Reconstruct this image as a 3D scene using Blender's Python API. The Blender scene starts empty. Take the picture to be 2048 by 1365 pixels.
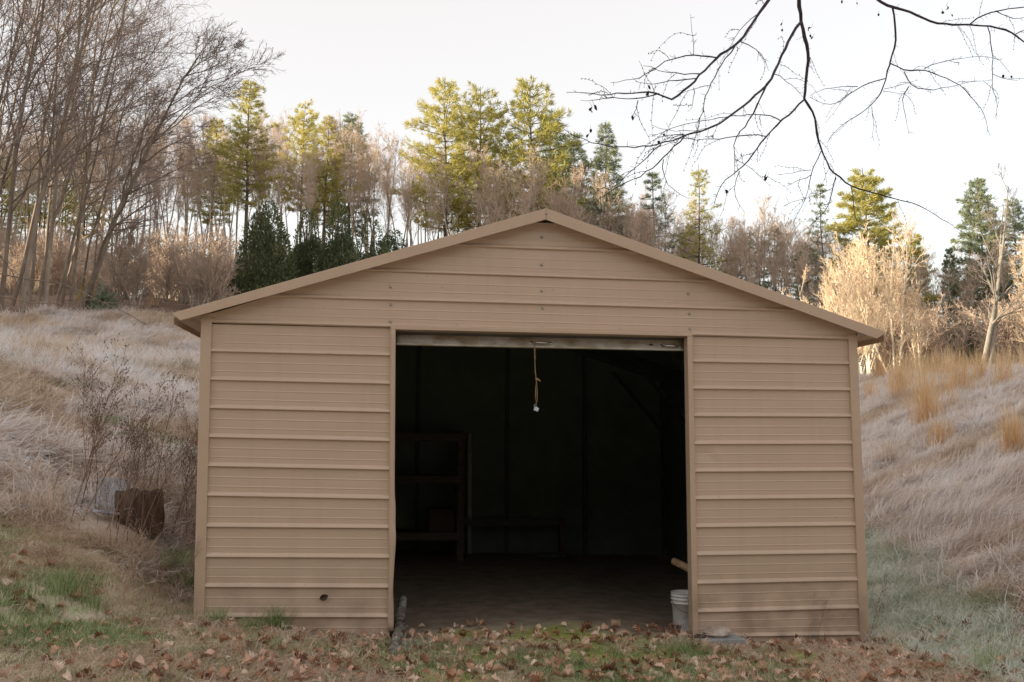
import bpy, math, random
import numpy as np
from mathutils import Vector, Matrix

# ------------------------------------------------------------------ camera
W, H, F = 2048.0, 1365.0, 1900.0
CAM = np.array([-1.15, -7.79, 1.50])
YAW, PITCH, ROLL = math.radians(6.404), math.radians(6.291), math.radians(0.221)
scene = bpy.context.scene
COL = scene.collection


def cam_axes():
    cy, sy, cp, sp = math.cos(YAW), math.sin(YAW), math.cos(PITCH), math.sin(PITCH)
    fwd = np.array([sy * cp, cy * cp, sp])
    right = np.array([cy, -sy, 0.0])
    up = np.cross(right, fwd)
    cr, sr = math.cos(ROLL), math.sin(ROLL)
    return cr * right + sr * up, -sr * right + cr * up, fwd


RIGHT, UP, FWD = cam_axes()
cd = bpy.data.cameras.new('camera')
cd.sensor_fit = 'HORIZONTAL'
cd.sensor_width = 36.0
cd.lens = 36.0 * F / W
cd.clip_start = 0.05
cd.clip_end = 3000.0
cam = bpy.data.objects.new('camera', cd)
COL.objects.link(cam)
m = Matrix.Identity(4)
for i in range(3):
    m[i][0], m[i][1], m[i][2], m[i][3] = RIGHT[i], UP[i], -FWD[i], CAM[i]
cam.matrix_world = m
scene.camera = cam

# ------------------------------------------------------------------ sky, sun, exposure
SUN_AZ, SUN_EL = math.radians(-100.0), math.radians(9.0)     # azimuth from +Y towards +X
world = bpy.data.worlds.new('World')
scene.world = world
world.use_nodes = True
nt = world.node_tree
nt.nodes.clear()
wo = nt.nodes.new('ShaderNodeOutputWorld')
sky = nt.nodes.new('ShaderNodeTexSky')
sky.sky_type = 'NISHITA'
sky.sun_disc = False
sky.sun_elevation = SUN_EL
sky.sun_rotation = SUN_AZ % (2 * math.pi)
sky.altitude = 700.0
sky.air_density = 1.0
sky.dust_density = 1.5
bg = nt.nodes.new('ShaderNodeBackground')
bg.inputs['Strength'].default_value = 0.08
nt.links.new(sky.outputs[0], bg.inputs['Color'])
# thin, high winter overcast veil over the blue
tc = nt.nodes.new('ShaderNodeTexCoord')
nz = nt.nodes.new('ShaderNodeTexNoise')
nz.inputs['Scale'].default_value = 1.6
nz.inputs['Detail'].default_value = 3.0
rp = nt.nodes.new('ShaderNodeMapRange')
rp.inputs['From Min'].default_value = 0.3
rp.inputs['From Max'].default_value = 0.62
rp.inputs['To Min'].default_value = 0.315
rp.inputs['To Max'].default_value = 0.34
nt.links.new(tc.outputs['Generated'], nz.inputs['Vector'])
nt.links.new(nz.outputs['Fac'], rp.inputs['Value'])
bg2 = nt.nodes.new('ShaderNodeBackground')
bg2.inputs['Color'].default_value = (1.0, 0.855, 0.71, 1)
nt.links.new(rp.outputs[0], bg2.inputs['Strength'])
ad = nt.nodes.new('ShaderNodeAddShader')
nt.links.new(bg.outputs[0], ad.inputs[0])
nt.links.new(bg2.outputs[0], ad.inputs[1])
nt.links.new(ad.outputs[0], wo.inputs['Surface'])

sl = bpy.data.lights.new('sun', 'SUN')
sl.energy = 5.0
sl.angle = math.radians(0.5)
sl.color = (1.0, 0.84, 0.60)
so = bpy.data.objects.new('sun', sl)
COL.objects.link(so)
SUNV = Vector((math.sin(SUN_AZ) * math.cos(SUN_EL), math.cos(SUN_AZ) * math.cos(SUN_EL), math.sin(SUN_EL)))
so.rotation_euler = SUNV.to_track_quat('Z', 'Y').to_euler()
so.location = (-20, -10, 30)

vs = scene.view_settings
vs.view_transform = 'Standard'
vs.look = 'None'
vs.gamma = 1.0
vs.use_curve_mapping = False
vs.exposure = 1.20
scene.cycles.max_bounces = 6
scene.cycles.diffuse_bounces = 4
scene.cycles.transparent_max_bounces = 4

# ------------------------------------------------------------------ helpers
rng = np.random.default_rng(7)
rnd = random.Random(11)


def ray(px, py):
    px, py = np.asarray(px, float), np.asarray(py, float)
    return ((px - W / 2) / F)[..., None] * RIGHT - ((py - H / 2) / F)[..., None] * UP + FWD


def onY(px, py, Y=0.0):
    """Point where the sight line through a measured photo point meets the vertical plane y = Y."""
    d = ray(px, py)
    return CAM + d * ((Y - CAM[1]) / d[..., 1])[..., None]


def atD(px, py, D):
    return onY(px, py, CAM[1] + D)


def tag(o, label=None, cat=None, group=None, kind=None):
    if label: o['label'] = label
    if cat: o['category'] = cat
    if group: o['group'] = group
    if kind: o['kind'] = kind
    return o


def empty(name, loc, label, cat, group=None, rz=0.0):
    o = bpy.data.objects.new(name, None)
    o.empty_display_size = 0.1
    COL.objects.link(o)
    o.location = [float(v) for v in loc]
    o.rotation_euler = (0, 0, rz)
    return tag(o, label, cat, group)


class MB:
    """Collects vertices and faces; build() links them as one mesh object."""

    def __init__(self):
        self.v, self.q, self.t, self.n = [], [], [], 0
        self.ngons = []

    def add(self, v, q=None, t=None):
        v = np.asarray(v, float).reshape(-1, 3)
        if q is not None and len(q): self.q.append(np.asarray(q, np.int64).reshape(-1, 4) + self.n)
        if t is not None and len(t): self.t.append(np.asarray(t, np.int64).reshape(-1, 3) + self.n)
        self.v.append(v)
        self.n += len(v)
        return self

    def box(self, lo, hi):
        x0, y0, z0 = lo
        x1, y1, z1 = hi
        v = [(x0, y0, z0), (x1, y0, z0), (x1, y1, z0), (x0, y1, z0), (x0, y0, z1), (x1, y0, z1), (x1, y1, z1), (x0, y1, z1)]
        return self.hexa(v)

    def hexa(self, v):
        return self.add(v, [(0, 3, 2, 1), (4, 5, 6, 7), (0, 1, 5, 4), (1, 2, 6, 5), (2, 3, 7, 6), (3, 0, 4, 7)])

    def bar(self, a, b, w, h=None, up=(0, 0, 1)):
        """Rectangular bar from a to b."""
        a, b = np.asarray(a, float), np.asarray(b, float)
        h = w if h is None else h
        t = (b - a) / np.linalg.norm(b - a)
        u = np.cross(t, up)
        if np.linalg.norm(u) < 1e-4: u = np.cross(t, (1, 0, 0))
        u /= np.linalg.norm(u)
        k = np.cross(u, t)
        v = []
        for p in (a, b):
            for s, r in ((-1, -1), (1, -1), (1, 1), (-1, 1)):
                v.append(p + u * s * w / 2 + k * r * h / 2)
        return self.hexa(v)

    def tubes(self, paths, radii, sides=4, cap=False):
        """paths (B,N,3), radii (B,N): one tapered tube each."""
        paths = np.asarray(paths, float)
        radii = np.asarray(radii, float)
        if paths.ndim == 2: paths, radii = paths[None], radii[None]
        B, N, _ = paths.shape
        tan = np.gradient(paths, axis=1)
        tan /= np.linalg.norm(tan, axis=2, keepdims=True) + 1e-12
        ref = np.where(np.abs(tan[:, :1, 2:3]) > 0.9, np.array([1.0, 0, 0]), np.array([0, 0, 1.0]))
        u = np.cross(tan, np.broadcast_to(ref, tan.shape))
        u /= np.linalg.norm(u, axis=2, keepdims=True) + 1e-9
        w = np.cross(tan, u)
        a = np.arange(sides) * 2 * math.pi / sides
        ring = u[:, :, None, :] * np.cos(a)[None, None, :, None] + w[:, :, None, :] * np.sin(a)[None, None, :, None]
        v = paths[:, :, None, :] + ring * radii[:, :, None, None]
        base = (np.arange(B) * N * sides)[:, None, None]
        i = (np.arange(N - 1) * sides)[None, :, None]
        k = np.arange(sides)[None, None, :]
        k2 = (k + 1) % sides
        q = np.stack([base + i + k, base + i + k2, base + i + sides + k2, base + i + sides + k], -1).reshape(-1, 4)
        t = None
        if cap:
            t = []
            for b in range(B):
                for e, rev in ((0, True), (N - 1, False)):
                    o = b * N * sides + e * sides
                    for j in range(1, sides - 1):
                        t.append((o, o + j + 1, o + j) if rev else (o, o + j, o + j + 1))
        return self.add(v.reshape(-1, 3), q, t)

    def lathe(self, prof, sides=20, c=(0, 0, 0)):
        """prof: (radius, z) list, open."""
        a = np.arange(sides) * 2 * math.pi / sides
        v = [(c[0] + r * math.cos(x), c[1] + r * math.sin(x), c[2] + z) for r, z in prof for x in a]
        q = []
        for i in range(len(prof) - 1):
            for k in range(sides):
                k2 = (k + 1) % sides
                q.append((i * sides + k, i * sides + k2, (i + 1) * sides + k2, (i + 1) * sides + k))
        return self.add(v, q)

    def grid(self, P):
        """P (R,C,3) sheet of points."""
        P = np.asarray(P, float)
        R, C, _ = P.shape
        i = (np.arange(R - 1) * C)[:, None]
        j = np.arange(C - 1)[None, :]
        q = np.stack([i + j, i + j + 1, i + C + j + 1, i + C + j], -1).reshape(-1, 4)
        return self.add(P.reshape(-1, 3), q)

    def mesh(self, name, mat, smooth=None):
        me = bpy.data.meshes.new(name)
        V = np.concatenate(self.v) if self.v else np.zeros((0, 3))
        Q = np.concatenate(self.q) if self.q else np.zeros((0, 4), np.int64)
        T = np.concatenate(self.t) if self.t else np.zeros((0, 3), np.int64)
        me.vertices.add(len(V))
        me.vertices.foreach_set('co', V.astype(np.float32).ravel())
        me.loops.add(Q.size + T.size)
        me.loops.foreach_set('vertex_index', np.concatenate([Q.ravel(), T.ravel()]).astype(np.int32))
        me.polygons.add(len(Q) + len(T))
        st = np.concatenate([np.arange(len(Q)) * 4, Q.size + np.arange(len(T)) * 3]).astype(np.int32)
        me.polygons.foreach_set('loop_start', st)
        me.update(calc_edges=True)
        if smooth is not None:
            me.polygons.foreach_set('use_smooth', np.full(len(Q) + len(T), bool(smooth)))
        if mat is not None: me.materials.append(mat)
        me.validate()
        return me

    def build(self, name, mat, parent=None, smooth=False):
        o = bpy.data.objects.new(name, self.mesh(name, mat, smooth))
        COL.objects.link(o)
        if parent is not None: o.parent = parent
        return o


def put(me, name, parent=None, loc=(0, 0, 0), rot=(0, 0, 0), sc=1.0):
    o = bpy.data.objects.new(name, me)
    COL.objects.link(o)
    o.location = [float(v) for v in loc]
    o.rotation_euler = rot
    o.scale = (sc, sc, sc) if np.isscalar(sc) else sc
    if parent is not None: o.parent = parent
    return o


def solid(o, th=0.002):
    """Give a sheet its real thickness."""
    md = o.modifiers.new('thick', 'SOLIDIFY')
    md.thickness = th
    md.offset = 0
    return o


# --- value noise in numpy
def _h(ix, iy, s):
    n = (ix * 374761393 + iy * 668265263 + s * 974634541) & 0x7fffffff
    n = ((n ^ (n >> 13)) * 1274126177) & 0x7fffffff
    return ((n ^ (n >> 16)) & 0xffff) / 65535.0


def vnoise(x, y, s=0):
    x, y = np.asarray(x, float), np.asarray(y, float)
    ix, iy = np.floor(x).astype(np.int64), np.floor(y).astype(np.int64)
    fx, fy = x - ix, y - iy
    fx, fy = fx * fx * (3 - 2 * fx), fy * fy * (3 - 2 * fy)
    a, b = _h(ix, iy, s), _h(ix + 1, iy, s)
    c, d = _h(ix, iy + 1, s), _h(ix + 1, iy + 1, s)
    return a + (b - a) * fx + (c - a) * fy + (a - b - c + d) * fx * fy


def fbm(x, y, s=0, o=3):
    t, a, k = 0.0, 0.5, 1.0
    for i in range(o):
        t = t + a * (vnoise(np.asarray(x) * k, np.asarray(y) * k, s + i) - 0.5) * 2
        a *= 0.5
        k *= 2.03
    return t


def sstep(a, b, x):
    t = np.clip((np.asarray(x, float) - a) / (b - a), 0, 1)
    return t * t * (3 - 2 * t)


# ------------------------------------------------------------------ materials
def material(name, ramp, scale=6.0, detail=4.0, rough=0.8, bump=0.0, bscale=None, coord='Object', stretch=None,
             rndv=0.0, island=0.0, spec=0.3, metal=0.0, trans=None, upn=0.0):
    mt = bpy.data.materials.new(name)
    mt.use_nodes = True
    n = mt.node_tree
    L = n.links
    b = n.nodes['Principled BSDF']
    b.inputs['Roughness'].default_value = rough
    b.inputs['Specular IOR Level'].default_value = spec
    b.inputs['Metallic'].default_value = metal
    if coord == 'World':
        src = n.nodes.new('ShaderNodeNewGeometry').outputs['Position']
    else:
        src = n.nodes.new('ShaderNodeTexCoord').outputs[coord]
    if stretch:
        mp = n.nodes.new('ShaderNodeMapping')
        mp.inputs['Scale'].default_value = stretch
        L.new(src, mp.inputs['Vector'])
        src = mp.outputs[0]
    no = n.nodes.new('ShaderNodeTexNoise')
    no.inputs['Scale'].default_value = scale
    no.inputs['Detail'].default_value = detail
    no.inputs['Roughness'].default_value = 0.62
    L.new(src, no.inputs['Vector'])
    fac = no.outputs['Fac']
    if island:
        g = n.nodes.new('ShaderNodeNewGeometry')
        mm = n.nodes.new('ShaderNodeMath')
        mm.operation = 'MULTIPLY_ADD'
        L.new(g.outputs['Random Per Island'], mm.inputs[0])
        mm.inputs[1].default_value = island
        m2 = n.nodes.new('ShaderNodeMath')
        m2.operation = 'ADD'
        m2.inputs[1].default_value = -island / 2
        L.new(fac, m2.inputs[0])
        L.new(m2.outputs[0], mm.inputs[2])
        fac = mm.outputs[0]
    if rndv:
        oi = n.nodes.new('ShaderNodeObjectInfo')
        mm = n.nodes.new('ShaderNodeMath')
        mm.operation = 'MULTIPLY_ADD'
        L.new(oi.outputs['Random'], mm.inputs[0])
        mm.inputs[1].default_value = rndv
        m2 = n.nodes.new('ShaderNodeMath')
        m2.operation = 'ADD'
        m2.inputs[1].default_value = -rndv / 2
        L.new(fac, m2.inputs[0])
        L.new(m2.outputs[0], mm.inputs[2])
        fac = mm.outputs[0]
    cr = n.nodes.new('ShaderNodeValToRGB')
    el = cr.color_ramp.elements
    while len(el) < len(ramp): el.new(0.5)
    for e, (p, c) in zip(el, ramp):
        e.position = p
        e.color = (*c, 1)
    L.new(fac, cr.inputs['Fac'])
    L.new(cr.outputs['Color'], b.inputs['Base Color'])
    if bump:
        n2 = n.nodes.new('ShaderNodeTexNoise')
        n2.inputs['Scale'].default_value = bscale or scale * 4
        n2.inputs['Detail'].default_value = 4
        L.new(src, n2.inputs['Vector'])
        bp = n.nodes.new('ShaderNodeBump')
        bp.inputs['Strength'].default_value = min(1.0, bump)
        bp.inputs['Distance'].default_value = 0.02
        L.new(n2.outputs['Fac'], bp.inputs['Height'])
        L.new(bp.outputs[0], b.inputs['Normal'])
    nsock = None
    if upn:        # thin blades: shade as the soft tuft they form
        ge = n.nodes.new('ShaderNodeNewGeometry')
        vm = n.nodes.new('ShaderNodeMix')
        vm.data_type = 'VECTOR'
        vm.inputs[0].default_value = upn
        L.new(ge.outputs['Normal'], vm.inputs[4])
        vm.inputs[5].default_value = (0, 0, 1)
        vn = n.nodes.new('ShaderNodeVectorMath')
        vn.operation = 'NORMALIZE'
        L.new(vm.outputs[1], vn.inputs[0])
        L.new(vn.outputs[0], b.inputs['Normal'])
    if trans:      # thin leaves and needles let some light through
        tr = n.nodes.new('ShaderNodeBsdfTranslucent')
        L.new(cr.outputs['Color'], tr.inputs['Color'])
        mx = n.nodes.new('ShaderNodeMixShader')
        mx.inputs[0].default_value = trans
        L.new(b.outputs[0], mx.inputs[1])
        L.new(tr.outputs[0], mx.inputs[2])
        L.new(mx.outputs[0], n.nodes['Material Output'].inputs['Surface'])
    return mt


TAN = (0.46, 0.345, 0.25)
M = {}
M['siding'] = material('tan_painted_steel', [(0.25, (0.535, 0.40, 0.298)), (0.75, (0.59, 0.447, 0.335))], 2.2, 5, 0.30, 0.02, 30, spec=0.6, stretch=(0.4, 1, 1.6))
M['trim'] = material('tan_trim_steel', [(0.25, (0.505, 0.372, 0.268)), (0.75, (0.555, 0.412, 0.30))], 3, 4, 0.42, 0.02, 30, spec=0.4)
M['inner'] = material('shade_dark_inner_sheet', [(0.3, (0.14, 0.175, 0.135)), (0.7, (0.20, 0.24, 0.19))], 3, 4, 0.6, 0.05, 20)  # interior shade put into the colour of the inner sheets
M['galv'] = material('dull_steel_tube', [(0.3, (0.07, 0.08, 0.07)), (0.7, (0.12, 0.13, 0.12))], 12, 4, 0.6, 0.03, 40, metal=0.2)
M['doorbar'] = material('weathered_door_bar', [(0.28, (0.24, 0.205, 0.11)), (0.45, (0.44, 0.385, 0.29)), (0.58, (0.60, 0.57, 0.53)), (0.75, (0.72, 0.70, 0.67))], 5, 7, 0.55, 0.1, 40, stretch=(1, 1, 2.2))
M['doorcurtain'] = material('rolled_door_sheet', [(0.3, (0.20, 0.19, 0.17)), (0.7, (0.28, 0.26, 0.23))], 6, 3, 0.6)
M['chrome'] = material('polished_handle', [(0.3, (0.55, 0.55, 0.54)), (0.7, (0.68, 0.68, 0.67))], 20, 3, 0.22, metal=1.0)
M['screw'] = material('zinc_screw', [(0.3, (0.30, 0.26, 0.23)), (0.7, (0.55, 0.52, 0.50))], 60, 2, 0.35, metal=0.5)
M['rope'] = material('frayed_rope', [(0.3, (0.24, 0.16, 0.08)), (0.7, (0.42, 0.30, 0.17))], 90, 4, 0.9, 0.4, 200)
M['lock'] = material('zinc_padlock', [(0.3, (0.50, 0.56, 0.66)), (0.7, (0.68, 0.72, 0.80))], 40, 3, 0.35, metal=0.35)
M['bucket'] = material('dirty_white_plastic', [(0.28, (0.30, 0.28, 0.24)), (0.42, (0.58, 0.57, 0.54)), (0.7, (0.70, 0.69, 0.67))], 9, 6, 0.45, 0.05, 40)
M['concrete'] = material('grey_concrete', [(0.3, (0.24, 0.25, 0.25)), (0.7, (0.36, 0.37, 0.37))], 10, 6, 0.9, 0.2, 60)
M['rock'] = material('quartz_rock', [(0.3, (0.16, 0.11, 0.08)), (0.5, (0.38, 0.31, 0.25)), (0.7, (0.55, 0.50, 0.46))], 7, 6, 0.85, 0.5, 30)
M['log'] = material('lichen_bark', [(0.3, (0.07, 0.06, 0.05)), (0.5, (0.17, 0.15, 0.12)), (0.62, (0.30, 0.32, 0.27)), (0.72, (0.40, 0.40, 0.36))], 14, 6, 0.95, 0.6, 40)
M['cutwood'] = material('cut_wood', [(0.3, (0.40, 0.25, 0.13)), (0.7, (0.62, 0.45, 0.28))], 20, 5, 0.85, 0.2, 60)
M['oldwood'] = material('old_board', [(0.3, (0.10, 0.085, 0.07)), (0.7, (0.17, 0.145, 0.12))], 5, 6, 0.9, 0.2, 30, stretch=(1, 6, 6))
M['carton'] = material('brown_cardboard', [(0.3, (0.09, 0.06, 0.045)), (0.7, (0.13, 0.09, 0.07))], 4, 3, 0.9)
M['pvc'] = material('pale_pipe', [(0.3, (0.55, 0.60, 0.52)), (0.7, (0.68, 0.72, 0.63))], 8, 3, 0.5)
M['lid'] = material('dull_green_enamel', [(0.3, (0.11, 0.13, 0.09)), (0.7, (0.18, 0.20, 0.14))], 8, 3, 0.6)
M['bluepipe'] = material('blue_pipe', [(0.3, (0.06, 0.08, 0.16)), (0.7, (0.12, 0.14, 0.25))], 8, 3, 0.5)
M['plank'] = material('frosted_plank', [(0.3, (0.38, 0.42, 0.55)), (0.7, (0.66, 0.70, 0.80))], 6, 5, 0.7, 0.1, 40, stretch=(1, 5, 5))
M['rust'] = material('rusted_iron', [(0.3, (0.035, 0.024, 0.020)), (0.55, (0.085, 0.05, 0.038)), (0.75, (0.19, 0.13, 0.10))], 9, 6, 0.9, 0.3, 40)
M['stump'] = material('rotting_stump_bark', [(0.3, (0.05, 0.035, 0.028)), (0.5, (0.12, 0.08, 0.06)), (0.72, (0.24, 0.18, 0.14))], 9, 6, 0.95, 0.6, 30, stretch=(1, 1, 0.25))
M['greysheet'] = material('pale_grey_sheet', [(0.3, (0.36, 0.36, 0.37)), (0.7, (0.52, 0.52, 0.53))], 5, 5, 0.7)
M['bark'] = material('grey_brown_bark', [(0.3, (0.16, 0.125, 0.095)), (0.6, (0.30, 0.24, 0.19)), (0.8, (0.44, 0.38, 0.32))], 5, 5, 0.95, 0.5, 14, rndv=0.25, stretch=(1, 1, 0.35))
M['twig'] = material('brown_twigs', [(0.2, (0.20, 0.155, 0.14)), (0.8, (0.38, 0.31, 0.28))], 1.5, 3, 0.9, rndv=0.5, island=0.4)
M['farbark'] = material('pale_grey_bark', [(0.3, (0.27, 0.22, 0.18)), (0.7, (0.50, 0.43, 0.35))], 1.6, 4, 0.95, rndv=0.35)
M['fartwig'] = material('tan_pink_twigs', [(0.2, (0.44, 0.33, 0.26)), (0.8, (0.64, 0.50, 0.40))], 0.8, 3, 0.9, rndv=0.5, island=0.4)
M['palebark'] = material('pale_birch_bark', [(0.3, (0.52, 0.45, 0.34)), (0.7, (0.74, 0.67, 0.54))], 4, 4, 0.9, rndv=0.15)
M['paletwig'] = material('pale_orange_twigs', [(0.2, (0.62, 0.47, 0.33)), (0.8, (0.80, 0.66, 0.49))], 1.0, 3, 0.9, island=0.5)
M['greybark'] = material('smooth_grey_bark', [(0.3, (0.22, 0.20, 0.17)), (0.7, (0.38, 0.35, 0.30))], 4, 4, 0.9)
M['needle'] = material('yellow_green_needles', [(0.15, (0.29, 0.29, 0.09)), (0.5, (0.50, 0.465, 0.14)), (0.85, (0.68, 0.61, 0.21))], 0.9, 4, 0.7, rndv=0.3, island=0.6, trans=0.42)
M['needle_dark'] = material('blue_green_needles', [(0.15, (0.14, 0.18, 0.125)), (0.5, (0.22, 0.26, 0.165)), (0.85, (0.33, 0.36, 0.19))], 0.9, 4, 0.7, rndv=0.3, island=0.6, trans=0.25)
M['cedar'] = material('dark_cedar_sprays', [(0.15, (0.055, 0.08, 0.045)), (0.5, (0.12, 0.15, 0.08)), (0.9, (0.24, 0.26, 0.125))], 1.4, 4, 0.75, rndv=0.2, island=0.6, trans=0.2)
M['pinebark'] = material('dark_pine_bark', [(0.3, (0.075, 0.06, 0.05)), (0.7, (0.15, 0.12, 0.10))], 3, 4, 0.95, rndv=0.2)
M['darkbranch'] = material('near_black_bark', [(0.3, (0.032, 0.025, 0.032)), (0.7, (0.075, 0.058, 0.066))], 30, 4, 0.85, 0.3, 80)  # near-black bark tone with a faint purple cast
M['deadleaf'] = material('brown_dead_leaf', [(0.12, (0.20, 0.095, 0.055)), (0.36, (0.46, 0.25, 0.15)), (0.64, (0.68, 0.46, 0.33)), (0.92, (0.80, 0.66, 0.55))], 9, 3, 0.75, 0.2, 60, rndv=0.85, trans=0.15)
M['driedleaf'] = material('black_dried_leaf', [(0.3, (0.02, 0.013, 0.014)), (0.7, (0.05, 0.032, 0.03))], 40, 3, 0.9)
M['weed'] = material('brown_weed_stalk', [(0.25, (0.17, 0.11, 0.08)), (0.75, (0.34, 0.235, 0.18))], 4, 3, 0.9, rndv=0.5)
M['yellowleaf'] = material('yellow_leaves', [(0.2, (0.30, 0.24, 0.03)), (0.8, (0.55, 0.42, 0.05))], 4, 2, 0.7, island=0.5, trans=0.3)


def grime(mt):
    """Splashed mud near the ground and faint rain streaks."""
    n, L = mt.node_tree, mt.node_tree.links
    b = n.nodes['Principled BSDF']
    src = b.inputs['Base Color'].links[0].from_socket
    pos = n.nodes.new('ShaderNodeNewGeometry').outputs['Position']
    sx = n.nodes.new('ShaderNodeSeparateXYZ')
    L.new(pos, sx.inputs[0])
    h = n.nodes.new('ShaderNodeMapRange')
    for k, v in (('From Min', 0.62), ('From Max', -0.05), ('To Min', 0.0), ('To Max', 1.0)): h.inputs[k].default_value = v
    L.new(sx.outputs[2], h.inputs['Value'])

    def noise(scale, st, lo, hi, top):
        mp = n.nodes.new('ShaderNodeMapping')
        mp.inputs['Scale'].default_value = st
        L.new(pos, mp.inputs['Vector'])
        q = n.nodes.new('ShaderNodeTexNoise')
        q.inputs['Scale'].default_value = scale
        q.inputs['Detail'].default_value = 6
        L.new(mp.outputs[0], q.inputs['Vector'])
        r = n.nodes.new('ShaderNodeMapRange')
        for k, v in (('From Min', lo), ('From Max', hi), ('To Min', 0.0), ('To Max', top)): r.inputs[k].default_value = v
        L.new(q.outputs['Fac'], r.inputs['Value'])
        return r.outputs[0]

    mud = n.nodes.new('ShaderNodeMath')
    mud.operation = 'MULTIPLY'
    L.new(h.outputs[0], mud.inputs[0])
    L.new(noise(5, (1, 1, 1), 0.38, 0.66, 0.75), mud.inputs[1])
    spots = noise(38, (1, 1, 1), 0.68, 0.74, 0.5)
    stre = noise(7, (1.6, 1, 0.12), 0.5, 0.75, 0.15)
    prev = src
    for f, c in ((stre, (0.36, 0.27, 0.20)), (mud.outputs[0], (0.25, 0.18, 0.125)), (spots, (0.30, 0.21, 0.15))):
        m_ = n.nodes.new('ShaderNodeMix')
        m_.data_type = 'RGBA'
        L.new(f, m_.inputs[0])
        L.new(prev, m_.inputs[6])
        m_.inputs[7].default_value = (*c, 1)
        prev = m_.outputs[2]
    L.new(prev, b.inputs['Base Color'])


grime(M['siding'])
grime(M['trim'])
# frosty, matted winter grass: the frost lies in patches
M['mat_grass'] = material('frosted_matted_grass', [(0.10, (0.48, 0.35, 0.25)), (0.32, (0.70, 0.575, 0.47)), (0.47, (0.82, 0.74, 0.68)), (0.64, (0.89, 0.86, 0.85)), (0.85, (0.92, 0.92, 0.94))], 0.9, 5, 0.85, coord='World', island=0.6, rndv=0.25, trans=0.45)
M['tan_grass'] = material('tan_dry_grass', [(0.15, (0.44, 0.325, 0.225)), (0.5, (0.67, 0.54, 0.415)), (0.85, (0.82, 0.72, 0.60))], 1.2, 4, 0.85, coord='World', island=0.7, rndv=0.25, trans=0.45)
M['gold_grass'] = material('golden_broomsedge', [(0.15, (0.58, 0.37, 0.19)), (0.5, (0.76, 0.54, 0.31)), (0.85, (0.86, 0.68, 0.46))], 1.2, 4, 0.85, coord='World', island=0.7, rndv=0.25, trans=0.45)
M['green_grass'] = material('green_winter_grass', [(0.15, (0.14, 0.205, 0.07)), (0.5, (0.29, 0.38, 0.16)), (0.85, (0.56, 0.62, 0.38))], 2.0, 4, 0.7, coord='World', island=0.6, rndv=0.25, trans=0.45)
M['frost_green'] = material('frosted_green_grass', [(0.15, (0.34, 0.40, 0.26)), (0.42, (0.66, 0.69, 0.58)), (0.75, (0.90, 0.91, 0.88))], 2.0, 4, 0.75, coord='World', island=0.6, rndv=0.25, trans=0.45)


# ------------------------------------------------------------------ ground
def gz(x, y):
    """Height of the ground."""
    x, y = np.asarray(x, float), np.asarray(y, float)
    lawn = np.interp(x, [-8, -2.75, -1.2, 0.9, 1.4, 2.8, 8], [0.42, 0.165, -0.01, -0.035, -0.075, -0.095, 0.05]) + 0.03 * fbm(x * 0.5, y * 0.5, 3) - 0.02 * np.clip(-y - 1, 0, 8) * 0.5
    left = np.interp(y, [-2.2, -0.6, 1.5, 3, 8, 18, 24, 90, 140, 400], [-0.05, 0.02, 0.30, 0.60, 1.65, 4.25, 5.6, 14.0, 15, 10])
    left = left + 0.30 * np.clip(-2.75 - x, 0, 6) * sstep(-2.4, 0.6, y) * (1 - sstep(3, 14, y)) + 0.015 * np.clip(-2.75 - x, 0, 10) * sstep(3, 14, y)
    u = x - 0.23 * np.minimum(y, 60) - 3.67
    right = np.interp(u, [-1.0, 0, 2, 4, 6, 9, 30], [0, 0.20, 0.92, 1.72, 2.32, 2.62, 2.9]) + 0.062 * np.clip(y - 2, 0, 90)
    w = sstep(-4, 6, x - 0.05 * y)
    hill = left * (1 - w) + right * w
    d = np.maximum(np.maximum(-3.0 - x, x - 2.85), np.maximum(-0.6 - y, y - 6.4))       # distance outside the shed's pad
    k = sstep(-0.0, 1.0, d)
    k2 = sstep(0.0, 0.7, np.maximum(np.maximum(-2.9 - x, x - 2.8), y - 6.3))
    z = lawn + np.maximum(hill, 0.0) * np.where(y > -0.5, k2, k)
    # tussocks on the rough slopes
    tw = sstep(0.15, 0.8, hill) * sstep(0.2, 1.4, d) * (1 - sstep(26, 40, y))
    z = z + tw * (0.26 * np.abs(fbm(x * 1.3, y * 0.9 + 0.3 * x, 21, 2)) + 0.12 * fbm(x * 0.4, y * 0.4, 33, 2))
    z = z + 0.012 * fbm(x * 3.1, y * 3.1, 41, 2)
    return z


def lines(lo, a, b, hi, step, grow=1.16):
    mid = list(np.arange(a, b + 1e-6, step))
    L, s, p = [], step, a
    while p > lo:
        s *= grow
        p -= s
        L.append(max(p, lo))
    R, s, p = [], step, b
    while p < hi:
        s *= grow
        p += s
        R.append(min(p, hi))
    return np.array(L[::-1] + mid + R)


gx = lines(-420, -13, 15, 420, 0.16)
gy = lines(-60, -3.5, 24, 420, 0.16)
GX, GY = np.meshgrid(gx, gy)
GZ = gz(GX, GY)
g = MB().grid(np.stack([GX, GY, GZ], -1))


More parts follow.
